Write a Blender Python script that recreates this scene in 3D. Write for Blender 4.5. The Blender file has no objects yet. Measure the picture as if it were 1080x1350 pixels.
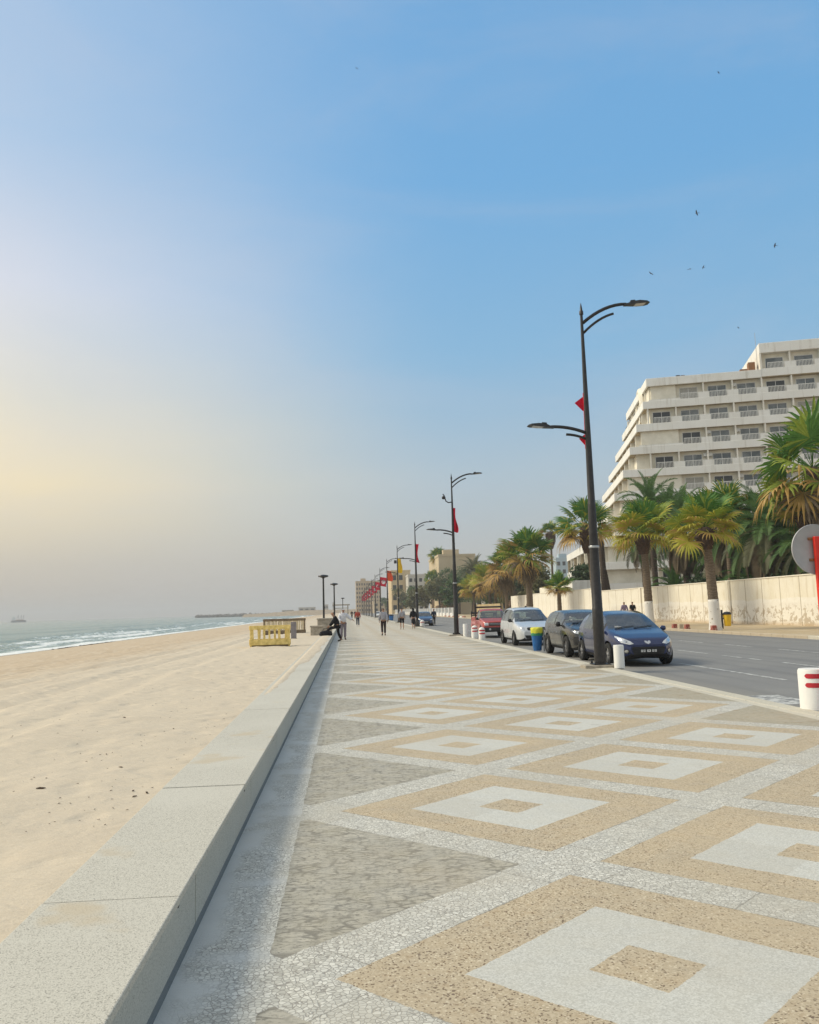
import bpy, bmesh, math, random
import numpy as np
from mathutils import Vector, Matrix, noise
from mathutils.bvhtree import BVHTree
R = math.radians
random.seed(7)
sc = bpy.context.scene
col = sc.collection
sc.view_settings.view_transform = 'Standard'
sc.view_settings.look = 'None'
sc.view_settings.gamma = 1
sc.view_settings.exposure = 0.47

# ------------------------------------------------------------------ helpers
class MB:
    """collects faces and links them as one mesh object"""
    def __init__(s): s.v = []; s.f = []; s.m = []; s.M = None
    def add(s, vs, fs, mi=0):
        o = len(s.v)
        if s.M is not None: vs = [s.M @ Vector(p) for p in vs]
        s.v += [tuple(p) for p in vs]
        for f in fs: s.f.append([i + o for i in f]); s.m.append(mi)
        return s
    def box(s, x0, x1, y0, y1, z0, z1, mi=0):
        vs = [(x, y, z) for z in (z0, z1) for y in (y0, y1) for x in (x0, x1)]
        return s.add(vs, [(0, 2, 3, 1), (4, 5, 7, 6), (0, 1, 5, 4), (2, 6, 7, 3), (0, 4, 6, 2), (1, 3, 7, 5)], mi)
    def bbox(s, x0, x1, y0, y1, z0, z1, b=.01, mi=0):
        """box with chamfered edges"""
        vs = []; cx, cy, cz = (x0+x1)/2, (y0+y1)/2, (z0+z1)/2
        bm = bmesh.new(); bmesh.ops.create_cube(bm, size=1)
        for v in bm.verts:
            v.co = Vector((cx + v.co.x*(x1-x0), cy + v.co.y*(y1-y0), cz + v.co.z*(z1-z0)))
        bmesh.ops.bevel(bm, geom=bm.edges[:], offset=b, segments=2, affect='EDGES', profile=.5)
        bm.verts.index_update()
        s.add([v.co for v in bm.verts], [[v.index for v in f.verts] for f in bm.faces], mi); bm.free(); return s
    def tube(s, pts, rad, n=10, mi=0, cap=True):
        pts = [Vector(p) for p in pts]
        if not hasattr(rad, '__len__'): rad = [rad]*len(pts)
        vs = []; prev = None
        for i, p in enumerate(pts):
            d = (pts[min(i+1, len(pts)-1)] - pts[max(i-1, 0)]).normalized()
            a = prev if prev is not None else (Vector((1, 0, 0)) if abs(d.x) < .9 else Vector((0, 1, 0)))
            u = (a - d*a.dot(d)).normalized(); w = d.cross(u); prev = u
            for k in range(n):
                t = 2*math.pi*k/n
                vs.append(p + (u*math.cos(t) + w*math.sin(t))*rad[i])
        fs = [(i*n+k, i*n+(k+1) % n, (i+1)*n+(k+1) % n, (i+1)*n+k) for i in range(len(pts)-1) for k in range(n)]
        if cap: fs += [list(range(n))[::-1], list(range((len(pts)-1)*n, len(pts)*n))]
        return s.add(vs, fs, mi)
    def lathe(s, prof, c=(0, 0, 0), n=24, mi=0, axis='z', cap=True):
        vs = []
        for r, z in prof:
            for k in range(n):
                t = 2*math.pi*k/n
                if axis == 'z': vs.append((c[0]+r*math.cos(t), c[1]+r*math.sin(t), c[2]+z))
                else: vs.append((c[0]+z, c[1]+r*math.cos(t), c[2]+r*math.sin(t)))
        fs = [(i*n+k, i*n+(k+1) % n, (i+1)*n+(k+1) % n, (i+1)*n+k) for i in range(len(prof)-1) for k in range(n)]
        if cap: fs += [list(range(n))[::-1], list(range((len(prof)-1)*n, len(prof)*n))]
        return s.add(vs, fs, mi)
    def prism(s, poly, z0, z1, mi=0):
        n = len(poly)
        vs = [(x, y, z0) for x, y in poly] + [(x, y, z1) for x, y in poly]
        return s.add(vs, [list(range(n))[::-1], list(range(n, 2*n))] + [(i, (i+1) % n, (i+1) % n+n, i+n) for i in range(n)], mi)
    def build(s, name, mat, parent=None, smooth=False, loc=None):
        me = bpy.data.meshes.new(name)
        me.from_pydata(s.v, [], s.f)
        for m in (mat if isinstance(mat, (list, tuple)) else [mat]): me.materials.append(m)
        me.polygons.foreach_set('material_index', s.m)
        if smooth is True: me.polygons.foreach_set('use_smooth', [True]*len(s.f))
        elif smooth:
            me.polygons.foreach_set('use_smooth', [True]*len(s.f))
            me.set_sharp_from_angle(angle=R(smooth))
        me.validate(); me.update()
        o = bpy.data.objects.new(name, me); col.objects.link(o)
        if parent is not None: o.parent = parent
        if loc is not None: o.location = loc
        return o

def tag(o, label=None, cat=None, group=None, kind=None):
    if label: o['label'] = label
    if cat: o['category'] = cat
    if group: o['group'] = group
    if kind: o['kind'] = kind
    return o

def thing(name, label, cat, loc=(0, 0, 0), rz=0, group=None):
    o = bpy.data.objects.new(name, None); col.objects.link(o)
    o.empty_display_size = .1
    o.location = loc; o.rotation_euler = (0, 0, rz)
    return tag(o, label, cat, group)

def kids(o): return [c for c in bpy.data.objects if c.parent == o]
def copy_tree(o, parent=None):
    c = o.copy(); col.objects.link(c)
    if parent is not None: c.parent = parent
    for ch in kids(o): copy_tree(ch, c)
    return c

# ------------------------------------------------------------------ node helpers
class G:
    def __init__(s, name):
        s.mat = bpy.data.materials.new(name); s.mat.use_nodes = True
        s.t = s.mat.node_tree; s.bsdf = s.t.nodes['Principled BSDF']
        s.co = s.t.nodes.new('ShaderNodeTexCoord').outputs['Object']
    def n(s, typ, **kw):
        nd = s.t.nodes.new(typ)
        for k, v in kw.items(): setattr(nd, k, v)
        return nd
    def put(s, sock, v):
        if isinstance(v, bpy.types.NodeSocket): s.t.links.new(v, sock)
        elif sock.type == 'RGBA' and len(v) == 3: sock.default_value = (*v, 1)
        else: sock.default_value = v
    def m(s, op, a, b=None, c=None, clamp=False):
        nd = s.n('ShaderNodeMath', operation=op, use_clamp=clamp)
        s.put(nd.inputs[0], a)
        if b is not None: s.put(nd.inputs[1], b)
        if c is not None: s.put(nd.inputs[2], c)
        return nd.outputs[0]
    def mix(s, f, a, b, blend='MIX'):
        nd = s.n('ShaderNodeMix', data_type='RGBA', blend_type=blend)
        s.put(nd.inputs[0], f); s.put(nd.inputs[6], a); s.put(nd.inputs[7], b)
        return nd.outputs[2]
    def noise(s, scale, detail=4, rough=.55, co=None, out='Fac', dist=0):
        nd = s.n('ShaderNodeTexNoise'); s.put(nd.inputs['Vector'], co or s.co)
        nd.inputs['Scale'].default_value = scale; nd.inputs['Detail'].default_value = detail
        nd.inputs['Roughness'].default_value = rough; nd.inputs['Distortion'].default_value = dist
        return nd.outputs[out]
    def voro(s, scale, feature='F1', out='Distance', co=None, rand=1):
        nd = s.n('ShaderNodeTexVoronoi', feature=feature); s.put(nd.inputs['Vector'], co or s.co)
        nd.inputs['Scale'].default_value = scale; nd.inputs['Randomness'].default_value = rand
        return nd.outputs[out]
    def scale(s, v, co=None):
        nd = s.n('ShaderNodeVectorMath', operation='MULTIPLY'); s.put(nd.inputs[0], co or s.co); nd.inputs[1].default_value = v
        return nd.outputs[0]
    def sep(s, co=None):
        nd = s.n('ShaderNodeSeparateXYZ'); s.put(nd.inputs[0], co or s.co); return nd.outputs
    def step(s, x, lo, hi):
        nd = s.n('ShaderNodeMapRange', interpolation_type='SMOOTHSTEP'); s.put(nd.inputs[0], x)
        nd.inputs[1].default_value = lo; nd.inputs[2].default_value = hi
        return nd.outputs[0]
    def lin(s, x, lo, hi, a=0., b=1.):
        nd = s.n('ShaderNodeMapRange'); s.put(nd.inputs[0], x)
        nd.inputs[1].default_value = lo; nd.inputs[2].default_value = hi; nd.inputs[3].default_value = a; nd.inputs[4].default_value = b
        return nd.outputs[0]
    def ramp(s, f, stops):
        nd = s.n('ShaderNodeValToRGB'); s.put(nd.inputs[0], f); e = nd.color_ramp.elements
        while len(e) < len(stops): e.new(.5)
        for el, (p, c) in zip(e, stops): el.position = p; el.color = (*c, 1)
        return nd.outputs[0]
    def bump(s, h, strength=.3, dist=.01):
        nd = s.n('ShaderNodeBump'); s.put(nd.inputs['Height'], h)
        nd.inputs['Strength'].default_value = strength; nd.inputs['Distance'].default_value = dist
        s.t.links.new(nd.outputs[0], s.bsdf.inputs['Normal'])
    def fin(s, color, rough=.7, metal=0., spec=.4, **kw):
        s.put(s.bsdf.inputs['Base Color'], color); s.put(s.bsdf.inputs['Roughness'], rough)
        s.put(s.bsdf.inputs['Metallic'], metal); s.put(s.bsdf.inputs['Specular IOR Level'], spec)
        for k, v in kw.items(): s.put(s.bsdf.inputs[k], v)
        return s.mat

def simple(name, c, var=.15, scale=4., rough=.6, metal=0., bump=0., bscale=None, spec=.4, c2=None, **kw):
    g = G(name)
    n = g.noise(scale, 5, .6)
    lo = tuple(x*(1-var) for x in c); hi = tuple(min(1, x*(1+var)) for x in (c2 or c))
    cc = g.mix(g.lin(n, .3, .7), lo, hi)
    if bump: g.bump(g.noise(bscale or scale*4, 4), bump, .02)
    return g.fin(cc, rough, metal, spec, **kw)
# ------------------------------------------------------------------ camera
cam = bpy.data.cameras.new('camera'); co = bpy.data.objects.new('camera', cam); col.objects.link(co)
rx = Vector((0.99671999, -0.07600264, -0.02780024)); ry = Vector((0.01853852, -0.11995598, 0.99260611)); rz_ = Vector((-0.07877549, -0.98986573, -0.11815354))
co.matrix_world = Matrix(((rx.x, ry.x, rz_.x, 0), (rx.y, ry.y, rz_.y, 0), (rx.z, ry.z, rz_.z, 1.6), (0, 0, 0, 1)))
cam.sensor_fit = 'HORIZONTAL'; cam.sensor_width = 36; cam.lens = 36*1081/1080
cam.clip_start = .05; cam.clip_end = 20000
sc.camera = co
sc.cycles.max_bounces = 6; sc.cycles.diffuse_bounces = 3; sc.cycles.volume_bounces = 0
sc.cycles.use_denoising = True

# ------------------------------------------------------------------ sun and sky
SUN_AZ, SUN_EL = R(-76), R(42)
sd = Vector((math.sin(SUN_AZ)*math.cos(SUN_EL), math.cos(SUN_AZ)*math.cos(SUN_EL), math.sin(SUN_EL)))
sl = bpy.data.lights.new('sun', 'SUN'); so = bpy.data.objects.new('sun', sl); col.objects.link(so)
sl.energy = 2.15; sl.angle = R(19); sl.color = (1, .90, .68)
so.rotation_euler = sd.to_track_quat('Z', 'Y').to_euler(); so.location = (-50, 40, 60)
w = bpy.data.worlds.new('World'); sc.world = w; w.use_nodes = True
nt = w.node_tree; bg = nt.nodes['Background']
class W(G):
    def __init__(s): s.t = nt; s.co = nt.nodes.new('ShaderNodeTexCoord').outputs['Generated']
g = W()
sky = g.n('ShaderNodeTexSky', sky_type='NISHITA', sun_disc=False)
sky.sun_elevation = SUN_EL; sky.sun_rotation = SUN_AZ; sky.dust_density = 3.0; sky.air_density = 1.2
X, Y, Z = g.sep()
cool = g.ramp(Z, [(0, (.385, .38, .375)), (.06, (.36, .375, .385)), (.16, (.31, .395, .46)), (.30, (.175, .355, .53)), (.48, (.115, .315, .555)), (.65, (.115, .30, .54)), (.74, (.16, .31, .50)), (.9, (.40, .42, .43)), (1, (.42, .43, .43))])
warm = g.ramp(Z, [(0, (.40, .375, .345)), (.06, (.47, .415, .34)), (.15, (.78, .61, .33)), (.24, (.71, .61, .43)), (.36, (.61, .59, .605)), (.50, (.35, .455, .58)), (.68, (.22, .37, .56)), (.9, (.40, .42, .43)), (1, (.42, .43, .43))])  # both ramps: unseen overhead stops paled to take blue out of shadows
hx, hy = math.sin(R(-58)), math.cos(R(-58))   # the brightest, dustiest part of the sky lies off the sea
hl = g.m('SQRT', g.m('ADD', g.m('MULTIPLY', X, X), g.m('MULTIPLY', Y, Y)))
ca = g.m('DIVIDE', g.m('ADD', g.m('MULTIPLY', X, hx), g.m('MULTIPLY', Y, hy)), g.m('ADD', hl, .0001))
wisp = g.noise(2.2, 5, .55, co=g.scale((1, 1, 3)))
f = g.step(g.m('ADD', ca, g.m('MULTIPLY', g.m('SUBTRACT', wisp, .5), .16)), .38, .98)
hz = g.mix(f, cool, warm)
streak = g.noise(1.3, 6, .6, co=g.scale((1.6, 1.6, 5)), dist=.9)
hz = g.mix(g.m('MULTIPLY', g.step(streak, .45, .75), .16), hz, (.46, .46, .50))
hz = g.mix(g.m('MULTIPLY', g.step(Y, .15, -.45), .85), hz, (.58, .585, .545))   # unseen sky behind the viewer, brightened as fill for what faces the camera
nis = g.mix(1.0, sky.outputs[0], (.085, .085, .085), 'MULTIPLY')
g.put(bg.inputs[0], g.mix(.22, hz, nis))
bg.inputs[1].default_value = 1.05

# ------------------------------------------------------------------ haze
g = G('haze_air'); out = g.t.nodes['Material Output']; g.t.nodes.remove(g.bsdf)
pv = g.n('ShaderNodeVolumePrincipled'); pv.inputs['Density'].default_value = HAZE if 'HAZE' in globals() else .00045
pv.inputs['Color'].default_value = (.93, .94, .95, 1); pv.inputs['Anisotropy'].default_value = .1
g.t.links.new(pv.outputs[0], out.inputs['Volume'])
hb = MB().box(-3200, 3200, -320, 5300, -8, 50).build('haze', g.mat)
tag(hb, kind='stuff'); tag(hb, 'thin pale haze hanging over beach and promenade', 'haze')

# ------------------------------------------------------------------ materials of the setting
def m_promenade():
    g = G('terrazzo_pattern'); P = g.co
    dn = g.noise(9, 2, out='Color')
    x, y, z = g.sep(); jx, jy, jz = g.sep(dn)
    jf = g.sep(g.noise(75, 2, out='Color'))
    x = g.m('ADD', x, g.m('ADD', g.m('MULTIPLY', g.m('SUBTRACT', jx, .5), .024), g.m('MULTIPLY', g.m('SUBTRACT', jf[0], .5), .016))); y = g.m('ADD', y, g.m('ADD', g.m('MULTIPLY', g.m('SUBTRACT', jy, .5), .024), g.m('MULTIPLY', g.m('SUBTRACT', jf[1], .5), .016)))
    u = g.m('DIVIDE', g.m('SUBTRACT', x, 1.30), 1.63)
    v = g.m('DIVIDE', g.m('ADD', g.m('SUBTRACT', y, 3.75), g.m('MULTIPLY', g.m('SUBTRACT', x, 1.3), .06)), 1.527)
    a = g.m('ADD', u, v); b = g.m('SUBTRACT', u, v)
    aw = g.m('WRAP', a, 1., -1.); bw = g.m('WRAP', b, 1., -1.)
    d = g.m('MAXIMUM', g.m('ABSOLUTE', aw), g.m('ABSOLUTE', bw))
    uc = g.m('MULTIPLY', g.m('ADD', g.m('SUBTRACT', a, aw), g.m('SUBTRACT', b, bw)), .5)
    tri_l = g.m('LESS_THAN', uc, -.5); tri_r = g.m('GREATER_THAN', uc, 2.5)
    inner = g.m('LESS_THAN', d, .845)
    ring = g.m('MULTIPLY', g.m('LESS_THAN', d, .495), g.m('GREATER_THAN', d, .16))
    band_l = g.m('LESS_THAN', x, -.39); band_r = g.m('GREATER_THAN', x, 6.2)
    notband = g.m('MULTIPLY', g.m('SUBTRACT', 1., band_l), g.m('SUBTRACT', 1., band_r))
    big = g.noise(.55, 5, .6); mid = g.noise(5, 4); tiny = g.noise(60, 2)
    # white mosaic: angular marble chips in grey mortar
    ed = g.voro(42, 'DISTANCE_TO_EDGE'); cc = g.sep(g.voro(42, out='Color'))[0]
    chip = g.step(ed, .02, .10)
    white = g.mix(chip, (.30, .28, .25), g.mix(cc, (.50, .485, .43), (.73, .71, .64)))
    white = g.mix(g.m('MULTIPLY', g.step(big, .45, .68), .55), white, (.50, .47, .40))
    # fine ring terrazzo
    c2 = g.sep(g.voro(140, out='Color'))[0]
    fine = g.mix(c2, (.46, .45, .405), (.65, .64, .59))
    fine = g.mix(g.m('MULTIPLY', g.step(mid, .4, .75), .3), fine, (.52, .50, .44))
    # ochre exposed aggregate
    c3 = g.sep(g.voro(120, out='Color'))
    och = g.mix(c3[0], (.42, .335, .225), (.55, .46, .325))
    och = g.mix(g.step(c3[1], .86, .90), och, (.15, .10, .06))
    och = g.mix(g.step(c3[2], .93, .96), och, (.66, .57, .42))
    och = g.mix(g.m('MULTIPLY', g.step(g.noise(14, 4, .7), .50, .70), .35), och, (.36, .235, .12))
    c4 = g.sep(g.voro(34, out='Color'))[1]
    och = g.mix(g.m('MULTIPLY', g.step(c4, .94, .97), g.step(g.voro(34), .30, .22)), och, (.13, .085, .06))
    och = g.mix(g.m('MULTIPLY', g.step(big, .35, .7), .40), och, (.58, .46, .30))
    # grey cobbles on the wall side: rough rows of stones half filled with sand
    rows = g.noise(1, 4, .6, co=g.scale((7, 26, 1)))
    lanes = g.noise(1, 4, .65, co=g.scale((9, .5, 1)))
    pits = g.noise(1, 4, .75, co=g.scale((24, 52, 1)))
    sv = g.scale((7, 15, 1), g.n('ShaderNodeVectorMath', operation='ADD').outputs[0]) if False else g.scale((7, 15, 1))
    joint = g.m('SUBTRACT', 1., g.step(g.voro(1, 'DISTANCE_TO_EDGE', co=sv), .02, .13)); tone = g.sep(g.voro(1, out='Color', co=sv))[0]
    grey = g.mix(g.m('ADD', g.m('MULTIPLY', tone, .5), g.m('MULTIPLY', g.lin(rows, .30, .68), .5)), (.36, .335, .275), (.53, .49, .405))
    grey = g.mix(g.m('MULTIPLY', joint, g.step(g.noise(6, 3), .38, .55)), grey, (.235, .215, .175))
    grey = g.mix(g.m('MULTIPLY', g.step(pits, .515, .575), .85), grey, (.175, .16, .135))
    grey = g.mix(g.m('MULTIPLY', g.step(lanes, .46, .66), .55), grey, (.44, .41, .345))
    grey = g.mix(g.m('MULTIPLY', g.step(mid, .45, .8), .35), grey, (.35, .32, .24))
    # brown worn triangles on the road side
    brown = g.mix(g.lin(g.noise(18, 4, .7), .3, .7), (.30, .265, .20), (.46, .41, .31))
    brown = g.mix(g.m('MULTIPLY', g.step(mid, .55, .7), .6), brown, (.27, .19, .12))
    # foot strip along the wall: cement that thins out into mosaic
    edge = g.m('ADD', g.m('ADD', x, .735), g.m('MULTIPLY', g.m('SUBTRACT', g.noise(2.4, 4), .5), .75))
    cem = g.m('SUBTRACT', 1., g.step(edge, -.02, .16))
    cem = g.m('MAXIMUM', cem, g.m('MULTIPLY', g.step(g.noise(.9, 3, .6, co=g.scale((.3, 1, 1))), .52, .62), .75))
    strip = g.mix(cem, white, g.mix(mid, (.54, .54, .51), (.68, .67, .63)))
    cell = g.mix(ring, och, fine)
    cell = g.mix(tri_l, cell, grey); cell = g.mix(tri_r, cell, brown)
    colr = g.mix(inner, white, cell)
    colr = g.mix(band_l, colr, strip)
    edgec = g.mix(mid, (.50, .46, .37), (.66, .62, .52))
    colr = g.mix(band_r, colr, edgec)
    # slab seams across the white bands
    sa = g.m('ABSOLUTE', g.m('WRAP', g.m('MULTIPLY', a, 1.5), .5, -.5)); sb = g.m('ABSOLUTE', g.m('WRAP', g.m('MULTIPLY', b, 1.5), .5, -.5))
    seam = g.m('LESS_THAN', g.m('MINIMUM', sa, sb), .0055)
    seam = g.m('MULTIPLY', g.m('MULTIPLY', seam, g.m('SUBTRACT', 1., inner)), notband)
    line = g.m('LESS_THAN', g.m('ABSOLUTE', g.m('SUBTRACT', d, .845)), .005)
    line = g.m('MULTIPLY', g.m('MULTIPLY', line, notband), g.step(g.noise(3, 2), .45, .6))
    colr = g.mix(g.m('MULTIPLY', g.m('MAXIMUM', seam, line), .65), colr, (.22, .20, .17))
    # every cast slab has a tone of its own
    cv = g.n('ShaderNodeCombineXYZ'); g.put(cv.inputs[0], g.m('FLOOR', g.m('MULTIPLY', a, 1.5))); g.put(cv.inputs[1], g.m('FLOOR', g.m('MULTIPLY', b, 1.5)))
    wn = g.n('ShaderNodeTexWhiteNoise', noise_dimensions='2D'); g.put(wn.inputs[0], cv.outputs[0])
    colr = g.mix(g.m('MULTIPLY', wn.outputs[0], .20), colr, (.34, .30, .23))
    # drifted sand, stains
    sand = g.m('MULTIPLY', g.step(g.noise(.28, 6, .65), .52, .72), .30)
    colr = g.mix(sand, colr, (.52, .42, .29))
    stain = g.m('MULTIPLY', g.step(g.noise(1.7, 5, .7), .60, .70), .22)
    colr = g.mix(stain, colr, (.24, .21, .17))
    g.bump(g.m('ADD', g.m('MULTIPLY', chip, g.m('SUBTRACT', 1., inner)), g.m('MULTIPLY', rows, g.m('MULTIPLY', tri_l, 3.))), .25, .006)
    return g.fin(colr, g.lin(mid, .3, .7, .55, .8), spec=.35)

def m_granite(name, c1, c2, stain=True):
    g = G(name)
    sp = g.noise(170, 3, .8); sp2 = g.sep(g.voro(230, out='Color'))[0]
    c = g.mix(g.lin(sp, .35, .65), c1, c2)
    c = g.mix(g.step(sp2, .85, .9), c, tuple(x*.66 for x in c1))
    b = g.noise(.8, 5, .6)
    c = g.mix(g.m('MULTIPLY', g.step(b, .4, .7), .45), c, tuple(x*.9 for x in c2))
    if stain:
        d = g.m('MULTIPLY', g.step(g.noise(1.3, 4, .6), .60, .72), .55)
        c = g.mix(d, c, (.50, .40, .26))
        l = g.m('MULTIPLY', g.step(g.noise(1, 4, .7, co=g.scale((1.2, 9, 1))), .58, .72), .30)
        c = g.mix(l, c, (.60, .58, .50))
    g.bump(sp, .12, .004)
    return g.fin(c, .7, spec=.35)

def m_sand():
    g = G('beach_sand'); x, y, z = g.sep()
    big = g.noise(.12, 5, .6); mid = g.noise(1.2, 5, .6); fine = g.noise(90, 3, .8)
    c = g.mix(g.lin(fine, .3, .7), (.52, .44, .335), (.655, .57, .45))
    c = g.mix(g.m('MULTIPLY', g.step(mid, .45, .7), .22), c, (.47, .39, .30))
    xw = g.m('ADD', x, g.m('MULTIPLY', g.m('SUBTRACT', big, .5), 9.))
    c = g.mix(g.m('MULTIPLY', g.step(xw, -5.5, -10.5), .78), c, g.mix(mid, (.42, .315, .205), (.54, .415, .28)))
    # ripples of windblown sand in the middle of the beach
    rip = g.noise(1, 4, .65, co=g.scale((3.2, .9, 1)))
    c = g.mix(g.m('MULTIPLY', g.m('MULTIPLY', g.step(xw, -4., -7.), g.step(rip, .46, .62)), .50), c, (.62, .53, .41))
    rib = g.noise(1, 3, .6, co=g.scale((2.2, 5., 1)), dist=.4)
    wet = g.step(g.m('ADD', x, g.m('MULTIPLY', g.m('SUBTRACT', g.noise(.3, 3), .5), 4.)), -28.2, -31.2)
    c = g.mix(g.m('MULTIPLY', wet, .75), c, (.19, .14, .09))
    g.bump(g.m('ADD', g.m('ADD', g.m('MULTIPLY', mid, 1.5), g.m('ADD', g.m('MULTIPLY', rib, 1.3), g.m('MULTIPLY', g.step(g.voro(2.6, 'SMOOTH_F1', co=g.scale((1, .8, 1))), .05, .42), .8))), g.m('MULTIPLY', fine, .15)), .6, .05)
    return g.fin(c, g.lin(wet, 0, 1, .9, .25), spec=.3)

def m_sea():
    g = G('sea_water')
    at = g.n('ShaderNodeAttribute', attribute_name='foam').outputs['Fac']
    n1 = g.noise(1, 4, .6, co=g.scale((.55, .16, 1))); n2 = g.noise(2.3, 4, .65); n3 = g.noise(.012, 3)
    c = g.mix(g.lin(n1, .35, .65), (.065, .18, .19), (.14, .275, .27))
    c = g.mix(g.m('MULTIPLY', n3, .5), c, (.15, .22, .21))
    lace = g.noise(1, 5, .7, co=g.scale((1.1, .45, 1)), dist=.6)
    fo = g.step(g.m('ADD', at, g.m('MULTIPLY', g.m('SUBTRACT', lace, .5), 1.5)), .42, .70)
    caps = g.m('MULTIPLY', g.step(g.noise(1, 5, .7, co=g.scale((.25, .05, 1)), dist=.8), .665, .70), .6)
    fo = g.m('MAXIMUM', fo, caps)
    c = g.mix(fo, c, (.80, .82, .81))
    g.bump(g.m('ADD', g.m('MULTIPLY', n1, 3.), n2), .8, .25)
    return g.fin(c, g.lin(fo, 0, 1, .16, .8), spec=.5)

def m_asphalt():
    g = G('worn_asphalt'); x, y, z = g.sep()
    f = g.noise(120, 2, .8); b = g.noise(.5, 5, .6); st = g.noise(1, 4, .6, co=g.scale((1.6, .05, 1)))
    c = g.mix(g.lin(f, .3, .7), (.17, .17, .17), (.255, .25, .245))
    c = g.mix(g.m('MULTIPLY', g.step(b, .4, .7), .4), c, (.26, .255, .24))
    c = g.mix(g.m('MULTIPLY', g.step(st, .45, .65), .40), c, (.125, .125, .13))
    c = g.mix(g.m('MULTIPLY', g.step(x, 8.2, 6.6), .35), c, (.26, .23, .18))
    g.bump(f, .2, .004)
    return g.fin(c, .8, spec=.3)

def m_paint(name, c, wear=.5, under=(.15, .15, .15)):
    g = G(name)
    n = g.noise(6, 6, .75); fl = g.noise(40, 3, .7)
    c1 = g.mix(fl, tuple(x*.85 for x in c), c)
    return g.fin(g.mix(g.step(n, wear, wear+.12), c1, under), .7)

def m_farpave():
    g = G('sandy_paving')
    f = g.noise(60, 3, .8); b = g.noise(.6, 5, .6); m_ = g.noise(4, 4, .6)
    c = g.mix(g.lin(f, .3, .7), (.36, .27, .16), (.52, .41, .26))
    c = g.mix(g.m('MULTIPLY', g.step(b, .45, .65), .5), c, (.56, .48, .35))
    c = g.mix(g.m('MULTIPLY', g.step(m_, .55, .75), .4), c, (.24, .19, .12))
    g.bump(m_, .3, .03)
    return g.fin(c, .85)

def m_wall():
    g = G('limewashed_wall'); x, y, z = g.sep()
    b = g.noise(1.1, 6, .7); p = g.noise(2.4, 6, .72, co=g.scale((1, 1, 1.0)), dist=.5); s2 = g.noise(.35, 3)
    cream = g.mix(g.lin(b, .3, .7), (.72, .665, .535), (.81, .765, .66))
    strk = g.noise(1, 5, .6, co=g.scale((1, 3.2, .35)))
    cream = g.mix(g.m('MULTIPLY', g.step(strk, .5, .7), .35), cream, (.48, .37, .22))
    lime = g.mix(g.lin(p, .3, .7), (.74, .70, .62), (.84, .82, .77))
    line = g.m('ADD', 1.62, g.m('ADD', g.m('MULTIPLY', g.m('SUBTRACT', b, .5), .18), g.m('MULTIPLY', g.m('SUBTRACT', s2, .5), .5)))
    low = g.m('SUBTRACT', 1., g.step(g.m('SUBTRACT', z, line), -.05, .05))
    c = g.mix(g.m('MULTIPLY', low, .85), cream, lime)
    c = g.mix(g.m('MULTIPLY', g.step(y, 68., 88.), .8), c, g.mix(g.lin(b, .3, .7), (.74, .70, .60), (.82, .79, .72)))
    peel = g.m('MULTIPLY', g.m('MULTIPLY', g.step(p, .505, .545), g.step(z, 1.5, .9)), g.step(y, 90., 70.))
    c = g.mix(g.m('MULTIPLY', peel, .8), c, g.mix(b, (.34, .26, .17), (.50, .42, .30)))
    foot = g.m('MULTIPLY', g.step(g.m('ADD', z, g.m('MULTIPLY', p, .3)), .45, .15), .6)
    c = g.mix(foot, c, (.50, .36, .20))
    # panel seams
    sm = g.m('LESS_THAN', g.m('ABSOLUTE', g.m('WRAP', g.m('DIVIDE', y, 2.25), .5, -.5)), .016)
    c = g.mix(g.m('MULTIPLY', sm, .7), c, (.27, .20, .12))
    g.bump(g.m('ADD', p, b), .3, .03)
    return g.fin(c, .85)

MPROM = m_promenade(); MSAND = m_sand(); MSEA = m_sea(); MASPH = m_asphalt(); MFAR = m_farpave(); MWALL = m_wall()
MCOP = m_granite('coping_granite', (.41, .385, .325), (.65, .62, .54)); MFACE = m_granite('facing_granite', (.36, .36, .32), (.52, .52, .47)); MPLINTH = m_granite('plinth_stone', (.13, .15, .16), (.20, .22, .23), False)
MKERB = m_granite('kerb_stone', (.45, .41, .32), (.66, .62, .52)); MKERB2 = m_granite('far_kerb_stone', (.40, .32, .22), (.58, .50, .38))
MROADP = m_paint('road_paint', (.56, .56, .54), .46, (.20, .20, .20))
MWHITE = m_paint('white_limewash', (.82, .81, .78), .62, (.55, .52, .46))
MREDP = m_paint('red_paint', (.55, .03, .045), .64, (.5, .3, .26))
MGROUND = simple('dry_earth', (.33, .25, .16), .3, .3, .9, bump=.4)
MBLACK = simple('black_pole_paint', (.022, .020, .020), .4, 9, .42, bump=.05)
MDARKMETAL = simple('dark_metal', (.03, .03, .032), .3, 6, .4, .3)
MSTEEL = simple('galvanised_steel', (.42, .43, .44), .12, 9, .38, .7)
MALU = simple('sign_back_aluminium', (.40, .40, .40), .10, 5, .5, .35)
MCONC = simple('rough_concrete', (.36, .32, .26), .3, 7, .9, bump=.5)
MPLRED = simple('gloss_red_paint', (.70, .035, .02), .10, 8, .35)
MBLUEPL = simple('blue_plastic', (.015, .12, .36), .15, 6, .42)
MYELPL = simple('yellow_green_plastic', (.62, .60, .05), .15, 9, .5)
MGREENPL = simple('green_plastic', (.03, .22, .10), .15, 6, .45)
MYEL = simple('yellow_plastic', (.75, .48, .02), .12, 6, .5)
MWOODY = simple('yellow_painted_wood', (.72, .53, .15), .22, 7, .7, bump=.3, c2=(.80, .62, .24))
MWOODB = simple('weathered_brown_wood', (.20, .145, .09), .35, 8, .8, bump=.4)
MWOODP = simple('pale_wood', (.66, .56, .38), .2, 6, .8, bump=.3)
MROCK = simple('wet_rock', (.10, .085, .075), .4, .8, .8, bump=.6)
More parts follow.
